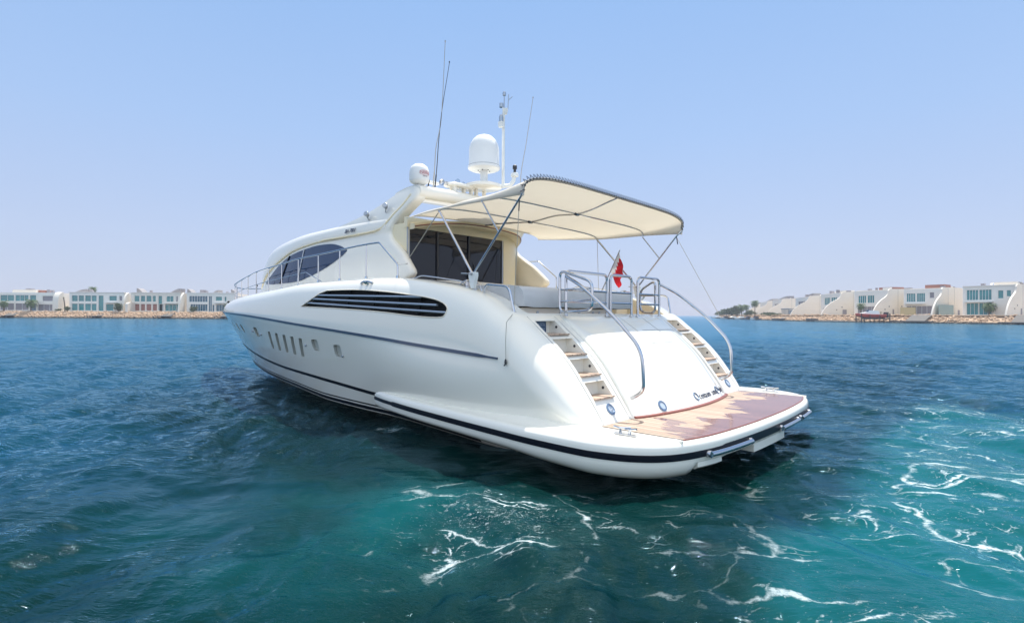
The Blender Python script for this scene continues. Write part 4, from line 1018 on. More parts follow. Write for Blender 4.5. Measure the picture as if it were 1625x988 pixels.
    foam = np.clip(lace * .52 * (1 - .75 * dark) + edge + .95 * boil * (.3 + 1.1 * n2) + sl * .8 + bowf * .8 + .9 * spl, 0, 1)
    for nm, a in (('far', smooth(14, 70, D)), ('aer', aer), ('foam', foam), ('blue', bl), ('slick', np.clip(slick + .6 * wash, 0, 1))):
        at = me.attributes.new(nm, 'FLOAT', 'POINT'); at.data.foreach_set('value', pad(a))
    o = bpy.data.objects.new('sea', me); COL.objects.link(o); me.materials.append(M_water); return tag(o, kind='structure')

def node_mat(name):
    m = bpy.data.materials.new(name); m.use_nodes = True; nt = m.node_tree; N, L = nt.nodes, nt.links
    def math_(op, a, b=None, c=None, clamp=False):
        n = N.new('ShaderNodeMath'); n.operation = op; n.use_clamp = clamp
        for i, v in enumerate((a, b, c)):
            if v is None: continue
            if isinstance(v, (int, float)): n.inputs[i].default_value = v
            else: L.new(v, n.inputs[i])
        return n.outputs[0]
    def mix(f, a, b):
        n = N.new('ShaderNodeMix'); n.data_type = 'RGBA'
        for i, v in ((0, f), (6, a), (7, b)):
            if isinstance(v, tuple): n.inputs[i].default_value = (*v, 1)
            elif isinstance(v, (int, float)): n.inputs[i].default_value = v
            else: L.new(v, n.inputs[i])
        return n.outputs[2]
    def noise(vec, sc, det=4, rough=.5, dist=0):
        n = N.new('ShaderNodeTexNoise'); n.inputs['Scale'].default_value = sc; n.inputs['Detail'].default_value = det; n.inputs['Roughness'].default_value = rough; n.inputs['Distortion'].default_value = dist
        L.new(vec, n.inputs['Vector']); return n.outputs[0], n.outputs[1]
    return m, N, L, math_, mix, noise
M_water, N, L, math_, mix, noise = node_mat('sea_water')
b = N['Principled BSDF']; tc = N.new('ShaderNodeTexCoord'); obj = tc.outputs['Object']
def attr(n):
    a = N.new('ShaderNodeAttribute'); a.attribute_name = n; return a.outputs['Fac']
aer, foam, blue, slk = attr('aer'), attr('foam'), attr('blue'), attr('slick')
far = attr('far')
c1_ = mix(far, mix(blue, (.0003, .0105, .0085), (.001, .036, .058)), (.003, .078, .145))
nz, _ = noise(obj, .9, 4)
aer2 = math_('MULTIPLY', aer, math_('ADD', .55, math_('MULTIPLY', nz, .9)), None, True)
c2_ = mix(aer2, c1_, (.001, .080, .088))
# foam: broken net of thin bubble threads, milky water close to them
_, d1 = noise(obj, .42, 3, .5); _, d2 = noise(obj, 2.1, 4, .6)
def vma(v, k, base):
    n = N.new('ShaderNodeVectorMath'); n.operation = 'MULTIPLY_ADD'; L.new(v, n.inputs[0]); n.inputs[1].default_value = (k, k, 0); L.new(base, n.inputs[2]); return n.outputs[0]
wv = vma(d2, .42, vma(d1, 2.2, obj))
def cells(scale, sq, rot):
    mp = N.new('ShaderNodeMapping'); mp.inputs['Scale'].default_value = (sq[0], sq[1], 0); mp.inputs['Rotation'].default_value = (0, 0, R(rot)); L.new(wv, mp.inputs[0])
    v = N.new('ShaderNodeTexVoronoi'); v.feature = 'DISTANCE_TO_EDGE'; v.inputs['Scale'].default_value = scale; L.new(mp.outputs[0], v.inputs['Vector']); return v.outputs[0]
def line(v, wd): return math_('SUBTRACT', 1, math_('DIVIDE', v, wd), None, True)
brk, _ = noise(obj, .8, 4, .6); brk2, _ = noise(obj, 2.6, 4, .65); fine, _ = noise(obj, 21, 4, .7); fine2, _ = noise(obj, 75, 2, .7)
b1 = math_('MULTIPLY', math_('SUBTRACT', brk, .38), 5, None, True); b2 = math_('MULTIPLY', math_('SUBTRACT', brk2, .46), 5, None, True)
V1 = cells(.85, (.62, 1.35), -38); V2 = cells(2.2, (.75, 1.35), -20); V3 = cells(4.6, (1, 1), 10)
l1 = math_('MULTIPLY', line(V1, .030), math_('MULTIPLY', b1, math_('ADD', .35, math_('MULTIPLY', b2, .65))))
l2 = math_('MULTIPLY', math_('MULTIPLY', line(V2, .040), b2), math_('MULTIPLY', b1, .8))
l3 = math_('MULTIPLY', math_('MULTIPLY', line(V3, .085), b2), math_('MULTIPLY', b1, .5))
l123 = math_('MAXIMUM', math_('MAXIMUM', l1, l2), l3)
bub = math_('ADD', math_('MULTIPLY', math_('SUBTRACT', fine, .5), 1.5), math_('MULTIPLY', math_('SUBTRACT', fine2, .5), .9))
thr = math_('MULTIPLY', math_('SUBTRACT', math_('MULTIPLY', math_('MULTIPLY', l123, math_('ADD', .6, foam)), math_('ADD', 1, math_('MULTIPLY', bub, 1.5))), .13), 2.6, None, True)
thr = math_('MULTIPLY', math_('MULTIPLY', thr, .66), math_('MULTIPLY', foam, 2.6, None, True))
dense = math_('MULTIPLY', math_('SUBTRACT', math_('ADD', math_('MULTIPLY', foam, .62), math_('MULTIPLY', bub, 1.25)), .56), 2.4, None, True)
fm = math_('MAXIMUM', thr, math_('MULTIPLY', dense, .85), None, True)
milk = math_('MULTIPLY', math_('MULTIPLY', math_('MAXIMUM', line(V1, .22), math_('MULTIPLY', line(V2, .3), .5)), b1), math_('MULTIPLY', foam, .32, None, True))
c3_ = mix(milk, c2_, (.05, .24, .26))
N.remove(b); out = N['Material Output']
dif = N.new('ShaderNodeBsdfDiffuse'); L.new(mix(fm, c3_, (.70, .78, .80)), dif.inputs['Color'])
glo = N.new('ShaderNodeBsdfGlossy'); glo.inputs['Color'].default_value = (.52, .80, .97, 1); L.new(math_('ADD', .04, math_('MULTIPLY', far, .06)), glo.inputs['Roughness'])
fre = N.new('ShaderNodeFresnel'); fre.inputs['IOR'].default_value = 1.27
msh = N.new('ShaderNodeMixShader'); L.new(math_('MULTIPLY', fre.outputs[0], math_('SUBTRACT', 1, math_('MULTIPLY', fm, .8))), msh.inputs[0])
L.new(dif.outputs[0], msh.inputs[1]); L.new(glo.outputs[0], msh.inputs[2]); L.new(msh.outputs[0], out.inputs['Surface'])
h1, _ = noise(obj, 3.2, 6, .62, .4)
mpw = N.new('ShaderNodeMapping'); mpw.inputs['Rotation'].default_value = (0, 0, R(20)); mpw.inputs['Scale'].default_value = (.30, .75, 1); L.new(obj, mpw.inputs[0])
h2, _ = noise(mpw.outputs[0], 1.3, 7, .6, .3)
h3, _ = noise(mpw.outputs[0], .22, 5, .6)
calm = math_('SUBTRACT', 1, math_('MULTIPLY', slk, .86))
hh = math_('ADD', math_('MULTIPLY', math_('MULTIPLY', h1, calm), .035), math_('MULTIPLY', math_('MULTIPLY', h2, calm), .21))
hh = math_('ADD', hh, math_('MULTIPLY', h3, .22)); hh = math_('ADD', hh, math_('MULTIPLY', fm, .008))
bp = N.new('ShaderNodeBump'); bp.inputs['Strength'].default_value = 1.0; bp.inputs['Distance'].default_value = 1.0; L.new(hh, bp.inputs['Height']); [L.new(bp.outputs[0], q_.inputs['Normal']) for q_ in (dif, glo, fre)]
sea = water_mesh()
# ================================================================ SHORES
M['render'] = mat('warm_white_render', (.80, .73, .63), .85, var=.06, vscale=.5)
M['render2'] = mat('pale_render', (.86, .81, .73), .85, var=.06, vscale=.5)
M['pink'] = mat('terracotta_cladding', (.34, .15, .11), .8, var=.15, vscale=2)
M['tealglass'] = mat('teal_window_glass', (.02, .22, .23), .12, spec=.8, var=.5, vscale=.35)
M['blueglass'] = mat('blue_window_glass', (.02, .11, .17), .12, spec=.8, var=.5, vscale=.35)
M['greyblind'] = mat('grey_shutter', (.27, .25, .27), .7, var=.1, vscale=1)
M['greypanel'] = mat('grey_balustrade', (.18, .22, .26), .5)
M['stone'] = mat('limestone_boulder', (.47, .33, .22), .9, var=.28, vscale=.35, bump=.5, bscale=2)
_nt = M['stone'].node_tree; _b = _nt.nodes['Principled BSDF']; _src = _b.inputs['Base Color'].links[0].from_socket      # dark wet band at the tide line
_g = _nt.nodes.new('ShaderNodeNewGeometry'); _s = _nt.nodes.new('ShaderNodeSeparateXYZ'); _nt.links.new(_g.outputs['Position'], _s.inputs[0])
_r = _nt.nodes.new('ShaderNodeMapRange'); _nt.links.new(_s.outputs[2], _r.inputs[0]); _r.inputs[1].default_value = .25; _r.inputs[2].default_value = .75
_m = _nt.nodes.new('ShaderNodeMix'); _m.data_type = 'RGBA'; _m.inputs[6].default_value = (.07, .06, .045, 1); _nt.links.new(_r.outputs[0], _m.inputs[0]); _nt.links.new(_src, _m.inputs[7]); _nt.links.new(_m.outputs[2], _b.inputs['Base Color'])
M['sand'] = mat('sandy_ground', (.42, .33, .24), .95, var=.15, vscale=.1)
M['deckwood'] = mat('weathered_jetty', (.12, .11, .10), .8)
M['concrete'] = mat('jetty_concrete', (.38, .34, .30), .9, var=.1, vscale=1)
M['leaf'] = mat('palm_leaf', (.075, .13, .04), .6, var=.3, vscale=1)
M['leaf2'] = mat('shrub_leaf', (.085, .115, .045), .7, var=.35, vscale=1)
M['bark'] = mat('palm_bark', (.15, .11, .08), .9, var=.2, vscale=3)
M['fence'] = mat('yellow_fence', (.48, .40, .22), .7)
M['roofgrey'] = mat('grey_roof_shell', (.30, .28, .28), .7)
M['hullred'] = mat('red_boat_paint', (.55, .07, .04), .3, coat=.4)
M['darkboat'] = mat('dark_machinery', (.02, .022, .025), .5)

def px_world(px_, D, z=0.0):
    """ground point seen at photo column px_ and depth D"""
    return Vector(((px_ - 812.5) / FPX * D, D, z))
GZ = 2.55      # ground level behind the rock bank

def boulders(name, line, v0, v1, zt, n, smin, smax, label=None):
    b = MB(); tmpl = bmesh.new(); bmesh.ops.create_icosphere(tmpl, subdivisions=1, radius=1); TV = [v.co.copy() for v in tmpl.verts]; TF = [tuple(v.index for v in f.verts) for f in tmpl.faces]; tmpl.free()
    P = [Vector(p) for p in line]; seg = [(P[i + 1] - P[i]).length for i in range(len(P) - 1)]; tot = sum(seg)
    for _ in range(n):
        d = rng.uniform(0, tot); i = 0
        while d > seg[i] and i < len(seg) - 1: d -= seg[i]; i += 1
        t = (P[i + 1] - P[i]).normalized(); nrm = Vector((-t.y, t.x, 0)); 
        if nrm.dot(P[i]) < 0: nrm = -nrm
        f = rng.uniform(0, 1); s = rng.uniform(smin, smax)
        c = P[i] + t * d + nrm * (v0 + (v1 - v0) * f) + Vector((0, 0, -.25 + (zt + .05) * f + rng.uniform(-.1, .12)))
        q = Matrix.Rotation(rng.uniform(0, 6.28), 3, 'Z') @ Matrix.Rotation(rng.uniform(0, 6.28), 3, 'X')
        sc_ = Vector((s * rng.uniform(.7, 1.3), s * rng.uniform(.6, 1.1), s * rng.uniform(.5, .9)))
        b.add([c + q @ Vector((v.x * sc_.x * rng.uniform(.8, 1.2), v.y * sc_.y, v.z * sc_.z)) for v in TV], TF, False)
    rows = []
    for i, p in enumerate(P):
        t = (P[min(i + 1, len(P) - 1)] - P[max(i - 1, 0)]).normalized(); nrm = Vector((-t.y, t.x, 0))
        if nrm.dot(p) < 0: nrm = -nrm
        rows.append([p + nrm * (v0 - .6) + Vector((0, 0, -1)), p + nrm * v0 + Vector((0, 0, -.4)), p + nrm * v1 + Vector((0, 0, zt - .15)), p + nrm * (v1 + 1.5) + Vector((0, 0, zt - .12))])
    b.grid(rows, smooth=False)
    return tag(b.build(name, M['stone'], fix=False), label, None, None, 'stuff')

def pane_grid(b, u0, u1, z0, z1, nu, nz, v, w_=.09, d=.12):
    for i in range(nu + 1):
        u = u0 + (u1 - u0) * i / nu; b.box((u - w_ / 2, v - d, z0), (u + w_ / 2, v, z1))
    for i in range(nz + 1):
        z = z0 + (z1 - z0) * i / nz; b.box((u0 + w_ / 2 + .002, v - d + .004, z - w_ / 2), (u1 - w_ / 2 - .002, v - .004, z + w_ / 2))

def villa(name, loc, rz, W, spec, label, group):
    """u along the front, v inland, z up; openings: (u0,u1,z0,z1,kind,columns,rows)"""
    r = empty(name, loc, rz, label, 'house', group)
    Hh_ = spec.get('H', 7.2); D = spec.get('D', 11); wm = M[spec.get('mat', 'render2')]
    ops = spec['ops']
    # front wall built from the pieces between the openings
    us_ = sorted(set([0, W] + [o[0] for o in ops] + [o[1] for o in ops])); zs_ = sorted(set([0, Hh_] + [o[2] for o in ops] + [o[3] for o in ops]))
    b = MB()
    for i in range(len(us_) - 1):
        z_run = None
        for k in range(len(zs_) - 1):
            cu, cz = (us_[i] + us_[i + 1]) / 2, (zs_[k] + zs_[k + 1]) / 2
            inside = any(o[0] < cu < o[1] and o[2] < cz < o[3] for o in ops)
            if not inside: b.box((us_[i], 0, zs_[k]), (us_[i + 1], .45, zs_[k + 1]))
    b.box((0, .452, -.3), (.35, D, Hh_)); b.box((W - .35, .452, -.3), (W, D, Hh_)); b.box((.352, .9, Hh_ - .35), (W - .352, D, Hh_ - .05)); b.box((.352, D - .4, -.3), (W - .352, D - .002, Hh_ - .352)); b.box((.352, .5, spec.get('floor', 3.55) - .15), (W - .352, D - .402, spec.get('floor', 3.55) + .15))
    b.build('wall', wm, r, fix=False)
    for u0, u1, z0, z1, kind, nu, nz in ops:
        gm = {'t': 'tealglass', 'b': 'blueglass', 's': 'greyblind', 'p': 'pink', 'g': 'greypanel', 'd': 'dark'}[kind]
        fb_ = MB(); pane_grid(fb_, u0, u1, z0, z1, nu, nz, .30); fr_ = fb_.build('window', M['whitepaint'], r, fix=False)
        MB().box((u0, .31, z0), (u1, .36, z1)).build('pane' if kind in 'tbd' else 'shutter', M[gm], fr_, fix=False)
    if spec.get('cap'):
        MB().box((-.15, -.25, Hh_ + .003), (W + .15, .8, Hh_ + .28)).build('parapet', wm, r)
    for (u0, u1, v0, v1, h, m_) in spec.get('boxes', []):
        MB().box((u0, v0, Hh_ - .04), (u1, v1, Hh_ + h)).build('roof_room', M[m_], r)
    for (u0, u1, v0, h, dirn) in spec.get('shells', []):
        rows = []
        for i in range(13):
            t = i / 12; z = Hh_ + .1 + h * (math.sin(t * math.pi / 2) if dirn > 0 else math.cos(t * math.pi / 2)); rows.append([(u0 + (u1 - u0) * t, v0, z), (u0 + (u1 - u0) * t, v0 + 3.2, z), (u0 + (u1 - u0) * t, v0 + 3.2, Hh_ - .1), (u0 + (u1 - u0) * t, v0, Hh_ - .1)])
        MB().grid(rows, close_v=True, cap=True).build('roof_shell', M['roofgrey'], r)
    for (u0, u1, z) in spec.get('balcony', []):
        MB().box((u0, -1.4, z - .15), (u1, 0, z + .1)).build('balcony', M['whitepaint'], r)
    for (u, v, s, h) in spec.get('units', []):
        bb = MB().box((u - s, v - s, Hh_ - .05), (u + s, v + s, Hh_ + h)); bb.build('roof_unit', M['greyblind'], r)
    for (u, v) in spec.get('dishes', []):
        MB().lathe([(.01, 0), (.3, .04), (.55, .15), (.56, .17), (.3, .07), (.01, .03)], (u, v, Hh_ + .9), 18, (-.4, -.8, .5), cap=False).tube([(u, v + .1, Hh_ - .05), (u, v + .05, Hh_ + .85)], .05, 6).build('satellite_dish', M['render2'], r)
    bl = spec.get('blade')
    if bl:
        for (u, th, P) in bl:
            # curved wing wall: profile in (v,z)
            Q = spline([(a, b_, 0) for a, b_ in P], 40); base = [(Q[-1][0], -.6), (Q[0][0], -.6)]
            MB().prism([(a, b_) for a, b_, _ in Q] + base, u - th / 2, u + th / 2, 'yz').build('wing_wall', M['render'], r)
    for (u0, u1, v, z0, z1, m_) in spec.get('panels', []):
        MB().box((u0, v, z0), (u1, v + .12, z1)).build('screen', M[m_], r)
    return r

# ---- left shore, faces the camera
DL = 205.0; sL = DL / FPX
def UL(px_): return (px_ - 812.5) * sL
gl = 'waterfront villas on the left shore'
def left_villa(px0, px1, spec, label):
    W = (px1 - px0) * sL
    spec['ops'] = [((a - px0) * sL, (b_ - px0) * sL, z0, z1, k, nu, nz) for a, b_, z0, z1, k, nu, nz in spec['ops']]
    for key in ('boxes', 'shells', 'balcony'):
        spec[key] = [tuple([(t[0] - px0) * sL, (t[1] - px0) * sL] + list(t[2:])) for t in spec.get(key, [])]
    spec['units'] = [((t[0] - px0) * sL,) + t[1:] for t in spec.get('units', [])]
    spec['blade'] = [((t[0] - px0) * sL,) + t[1:] for t in spec.get('blade', [])]
    return villa('villa', (UL(px0), DL + 8.0, GZ), 0, W * 1.0, spec, label, gl)
sL = (DL + 8) / FPX
up_ = (3.9, 6.2); lo_ = (.35, 3.0)
FIN = [(-3.0, .2), (-2.5, 3.0), (-1.7, 5.2), (-.6, 6.8), (.4, 7.4)]
FIN2 = [(-2.2, 2.0), (-2.1, 4.6), (-1.4, 6.4), (-.6, 7.2), (.4, 7.4)]
left_villa(-70, 88, dict(ops=[(-60, -44, *up_, 't', 2, 1), (-40, -2, *up_, 't', 4, 1), (0, 22, *up_, 't', 2, 1), (24, 45, *up_, 't', 3, 1), (47, 57, *up_, 't', 1, 1), (67, 84, 3.9, 5.9, 's', 1, 1),
   (-60, -2, *lo_, 's', 6, 1), (0, 22, *lo_, 's', 2, 1), (24, 45, *lo_, 's', 2, 1), (47, 57, .2, 3.1, 'b', 1, 1), (60, 87, .2, 2.6, 's', 3, 1)], boxes=[(12, 50, 2, 7, 1.2, 'render'), (48, 60, 3, 6, 1.0, 'pink')], units=[(30, 5, 1.0, 1.7), (63, 4, .4, 1.3), (70, 4, .4, 1.1)], blade=[(95, 2.2, FIN2)]), 'cream villa at the far left with teal upper windows over grey shutters')
left_villa(110, 197, dict(ops=[(113.6, 123, *up_, 't', 1, 1), (124.4, 133, *up_, 't', 1, 1), (134.6, 144, *up_, 't', 1, 1), (145, 153, *up_, 't', 1, 1), (156, 164, .2, 6.2, 't', 1, 1), (173, 185, 4.2, 6.1, 't', 1, 1), (189, 193.5, 4.2, 6.1, 's', 1, 1),
   (113.6, 123, *lo_, 't', 1, 1), (124.4, 133, *lo_, 't', 1, 1), (134.6, 144, *lo_, 't', 1, 1), (145, 153, *lo_, 't', 1, 1), (168, 180, .3, 2.9, 't', 1, 1), (185, 195, .3, 2.9, 'p', 1, 1)], cap=1, shells=[(107, 128, 3, 1.5, 1)], units=[(133, 4, .5, 1.1)], balcony=[(169, 186, 3.5)], blade=[(202, .7, FIN), (212, .9, [(-4, 3.0), (-2, 3.6), (.4, 3.6)])]), 'white villa with an even grid of eight teal windows behind a dark shrub')
left_villa(208, 286, dict(mat='render', ops=[(213, 221, *up_, 't', 1, 1), (223, 230, *up_, 't', 1, 1), (232, 240, *up_, 't', 1, 1), (242, 247, *up_, 't', 1, 1), (251, 257, .2, 6.2, 't', 1, 1), (264, 275, 3.9, 6.1, 't', 2, 1), (279, 282, 3.9, 6.1, 's', 1, 1),
   (213, 221, *lo_, 'p', 1, 1), (223, 230, *lo_, 'p', 1, 1), (232, 240, *lo_, 'p', 1, 1), (242, 249, *lo_, 'p', 1, 1), (252, 259, .2, 3.0, 'b', 1, 1), (262, 285, .3, 2.9, 't', 4, 1)], cap=1, shells=[(211, 221, 2, 1.9, -1), (264, 281, 2, 1.8, 1)], units=[(229, 4, .4, 1.2)], balcony=[(261, 286, 3.35)], blade=[(290.5, .7, FIN)]), 'villa with terracotta lower panels and a curved grey roof shell at each end')
left_villa(296, 372, dict(ops=[(300, 329, *up_, 'b', 7, 1), (331, 336, .2, 6.2, 'b', 2, 1), (342, 352, 4.4, 6.0, 't', 1, 1), (356, 359, 4.2, 6.0, 't', 1, 1), (302, 329, *lo_, 'b', 7, 1), (337, 340, .2, 2.8, 'b', 1, 1), (343, 356, .3, 2.9, 'b', 3, 1)], cap=1, shells=[(292, 300, 2, 1.7, -1), (332, 342, 2, 1.3, 1), (362, 371, 2, 1.6, -1)], units=[(313, 4, .8, 1.5), (318, 4, .5, 1.2), (352, 4, .4, .8)], balcony=[(341, 356, 3.6)]), 'villa with slim blue window strips partly hidden behind the yacht bow')
left_villa(384, 470, dict(ops=[(392, 430, *up_, 't', 4, 1), (392, 430, *lo_, 't', 4, 1), (440, 462, *up_, 't', 2, 1)], cap=1), 'plain white villa standing behind the yacht cabin') if False else None
line_l = [(UL(-90) , DL, 0), (UL(-20), DL + .5, 0), (UL(120), DL, 0), (UL(260), DL + .3, 0), (UL(420), DL + 1, 0), (UL(800), DL + 30, 0)]
line_l = [((p - 812.5) / FPX * DL, DL + d, 0) for p, d in ((-120, 0), (0, 0), (120, .6), (260, .2), (420, 1.0), (560, 12))]
boulders('rock_bank', line_l, 0, 4.2, GZ + .1, 3600, .28, .62, 'pale orange boulders of the bank below the left shore villas')
b = MB(); V = [(p[0], p[1] + 4, GZ - .12) for p in line_l] + [(p[0] * 1.6, p[1] + 160, GZ - .12) for p in line_l[::-1]]
tag(b.add(V, [tuple(range(len(V)))]).build('ground', M['sand']), kind='structure')

# ---- palms and shrubs
def palm(loc, h, r, label, nf=34, lean=(0, 0), group='palm trees along the shores', low=False, seed=0):
    rs = np.random.RandomState(seed + 50); t = empty('palm_tree', loc, rs.uniform(0, 6), label, 'tree', group)
    top = Vector((lean[0], lean[1], h)); b = MB(); P = [Vector((top.x * s * s, top.y * s * s, h * s)) for s in np.linspace(0, 1, 8)]
    b.tube([P[0] - Vector((0, 0, .6))] + P, .24 if h > 3 else .32, 9, r_end=.17); b.build('trunk', M['bark'], t)
    b = MB()
    for k in range(nf):
        az = k * 2.399 + rs.uniform(-.2, .2); el0 = R(75) - (k / nf) ** .9 * R(105) + rs.uniform(-.1, .1); L_ = r * rs.uniform(.8, 1.15); p = top.copy(); d = el0; seg_ = 9; spine = [p.copy()]
        for s in range(seg_):
            dirv = Vector((math.cos(az) * math.cos(d), math.sin(az) * math.cos(d), math.sin(d))); p = p + dirv * L_ / seg_; d -= R(10) + R(3) * s * .5; spine.append(p.copy())
        side = Vector((-math.sin(az), math.cos(az), 0))
        for s in range(1, len(spine)):
            tdir = (spine[s] - spine[s - 1]).normalized(); nrm = side.cross(tdir); wl = r * .30 * math.sin(min(1, (s + .6) / seg_) * math.pi * .92) + .05
            for sg in (-1, 1):
                for q in (0, .5):
                    o = spine[s - 1].lerp(spine[s], q); tip = o + side * sg * wl + tdir * wl * .75 - Vector((0, 0, wl * .45)) + nrm * rs.uniform(-.05, .05)
                    b.add([o, o + tdir * (L_ / seg_ * .34), tip], [(0, 1, 2)])
        b.tube(spine, .03, 4, r_end=.012)
    b.build('crown', M['leaf'], t, fix=False); return t
def shrub(loc, rx, rz_, n, label, name='shrub', group='shrubs in front of the villas', seed=0, leaf=.16, stem=True, m='leaf2'):
    rs = np.random.RandomState(seed + 9); t = empty(name, loc, 0, label, 'shrub' if name == 'shrub' else 'tree', group)
    b = MB()
    for k in range(7):
        a = rs.uniform(0, 6.28); e = Vector((math.cos(a) * rx * .5, math.sin(a) * rx * .5, rz_ * rs.uniform(.7, 1.2)))
        b.tube([Vector((0, 0, -.4)), e * .5 + Vector((0, 0, .1)), e], .09 * max(.6, rz_ / 3), 6, r_end=.03)
    b.build('trunk', M['bark'], t)
    b = MB(); cl = [Vector((rs.normal(0, rx * .45), rs.normal(0, rx * .4), rz_ * rs.uniform(.45, 1.55))) for _ in range(14)]
    for _ in range(n):
        c = cl[rs.randint(14)]; p = c + Vector((rs.normal(0, rx * .24), rs.normal(0, rx * .24), rs.normal(0, rz_ * .2)))
        p.z = max(p.z, .05)
        u = Vector(rs.normal(0, 1, 3)).normalized(); v = u.cross(Vector(rs.normal(0, 1, 3))).normalized(); s = leaf * rs.uniform(.6, 1.4)
        b.add([p - u * s, p + v * s * .6, p + u * s, p - v * s * .6], [(0, 1, 2, 3)])
    b.build('crown', M[m], t, fix=False); return t
def LP(px_, dv, z=GZ): return ((px_ - 812.5) / FPX * (DL + dv), DL + dv, z)
palm(LP(6, 5), 3.0, 2.3, 'low palm beside the landing at the far left edge', seed=1)
palm(LP(49, 5), 3.3, 2.9, 'bushy palm standing in front of the white corner of the leftmost villa', seed=2)
palm(LP(147, 24), 9.4, 2.3, 'palm rising above the roof behind the villa with eight teal windows', seed=3)
shrub(LP(188, 5.5), 1.8, 1.75, 1500, 'dark bush at the right corner of the white villa with eight teal windows', seed=4)
shrub(LP(107, 5.2), 1.0, 1.0, 500, 'small shrub below the white wing wall left of the second villa', seed=5)
palm(LP(103, 6.5), 5.3, .7, 'bare leaning palm trunk beside the white wing wall', nf=4, lean=(-.9, 0), seed=6)
shrub(LP(92, 4.8), .8, .5, 300, 'low shrub at the foot of the white wing wall', seed=15)
shrub(LP(307, 5.0), 1.2, 1.3, 800, 'small bush in front of the blue windowed villa', seed=7)
shrub(LP(361, 5.5), 1.7, 1.9, 1300, 'green bush just left of the yacht bow', seed=8)
# landings
def landing(px0, px1, label, dv=-1.5):
    x0, x1 = [(p - 812.5) / FPX * (DL + dv) for p in (px0, px1)]
    t = empty('boat_landing', ((x0 + x1) / 2, DL + dv, 0), 0, label, 'landing', 'boat landings on the left shore'); w_ = (x1 - x0) / 2
    MB().box((-w_, -1.6, .75), (w_, 2.2, .95)).build('deck', M['deckwood'], t)
    b = MB()
    for k in range(4):
        x = -w_ + .3 + (2 * w_ - .6) * k / 3; b.tube([(x, -1.3, -1), (x, -1.3, .75)], .14, 8)
    b.build('piles', M['deckwood'], t, fix=False) if False else None
    for k in range(4):
        x = -w_ + .3 + (2 * w_ - .6) * k / 3; MB().tube([(x, -1.3, -1), (x, -1.3, .75)], .14, 8).build('pile', M['deckwood'], t)
    MB().add([(-w_ * .7, 2.2, .9), (w_ * .7, 2.2, .9), (w_ * .7, 6.4, GZ + .1), (-w_ * .7, 6.4, GZ + .1), (-w_ * .7, 2.2, .5), (w_ * .7, 2.2, .5), (w_ * .7, 6.4, GZ - .3), (-w_ * .7, 6.4, GZ - .3)], [(0, 1, 2, 3), (4, 7, 6, 5), (0, 4, 5, 1), (1, 5, 6, 2), (2, 6, 7, 3), (3, 7, 4, 0)]).build('ramp', M['deckwood'], t)
landing(-6, 16, 'dark landing with a grey ramp below the far left palm')
landing(246, 268, 'dark low landing below the villa with terracotta panels')
landing(342, 362, 'dark landing nearest to the yacht bow')
landing(142, 156, 'pale small landing below the villa with eight teal windows', -.6)

# ---- right shore, receding
SR = [(1760, 150), (1625, 163), (1540, 174), (1450, 188), (1350, 205), (1290, 224), (1240, 255), (1205, 300), (1180, 350), (1150, 430), (1133, 520)]
line_r = [((p - 812.5) / FPX * d, d, 0) for p, d in SR]
boulders('rock_bank', line_r, 0, 6.0, GZ + .3, 4600, .35, .78, 'orange boulders of the bank below the right shore villas')
V = [(p[0] + 4.4, p[1] + 1.5, GZ + .05) for p in line_r] + [(p[0] + 260, p[1] + 60, GZ + .05) for p in line_r[::-1]]
tag(MB().add(V, [tuple(range(len(V)))]).build('ground', M['sand']), kind='structure')
gr = 'waterfront villas on the right shore'
def shore_frame(px_, back):
    """point on the right shore at photo column px_ (depth from SR), shifted inland"""
    xs_, ds = zip(*sorted(SR)); d = float(np.interp(px_, xs_, ds)); p = Vector(((px_ - 812.5) / FPX * d, d, 0)); d2 = float(np.interp(px_ - 6, xs_, ds)); q = Vector(((px_ - 6 - 812.5) / FPX * d2, d2, 0))
    return p, d
WING = [(-8.5, .2), (-7.6, 1.7), (-5.8, 3.6), (-3.6, 5.0), (-1.7, 5.9), (-.9, 6.6), (-.35, 8.0), (.4, 8.3), (17, 8.5)]
def right_villa(px_a, px_b, extra, label, H=8.0, back=13.5, kinds='t'):
    """front from column px_a (left, farther) to px_b (right, nearer)"""
    def at(px_):
        # walk the inland offset line for the column
        best = None
        for i in range(400):
            f = i / 399 * (len(line_r) - 1); k = min(int(f), len(line_r) - 2); t_ = f - k
            A, B_ = Vector(line_r[k]), Vector(line_r[k + 1]); tt = (B_ - A).normalized(); nn = Vector((-tt.y, tt.x, 0)); nn = nn if nn.dot(A) > 0 else -nn
            P = A.lerp(B_, t_) + nn * back; c = 812.5 + FPX * P.x / P.y
            if best is None or abs(c - px_) < best[0]: best = (abs(c - px_), P)
        return best[1]
    A, B_ = at(px_a), at(px_b); W = (B_ - A).length; ang = math.atan2(B_.y - A.y, B_.x - A.x)
    ops = []
    for (f0, f1, z0, z1, k, nu, nz) in extra.get('ops', []): ops.append((f0 * W, f1 * W, z0, z1, k, nu, nz))
    spec = dict(extra); spec['ops'] = ops; spec['H'] = H
    spec['blade'] = [(W + .3, .5, [(v, z * H / 8.0) for v, z in WING])] + [(f * W, th, P) for f, th, P in extra.get('blade2', [])]
    for key in ('boxes', 'shells', 'balcony'): spec[key] = [tuple([t[0] * W, t[1] * W] + list(t[2:])) for t in extra.get(key, [])]
    spec['units'] = [(t[0] * W,) + t[1:] for t in extra.get('units', [])]; spec['dishes'] = [(t[0] * W, t[1]) for t in extra.get('dishes', [])]
    spec['panels'] = [(t[0] * W, t[1] * W) + t[2:] for t in extra.get('panels', [])]
    return villa('villa', (A.x, A.y, GZ + .1), ang, W, spec, label, gr), A, ang, W

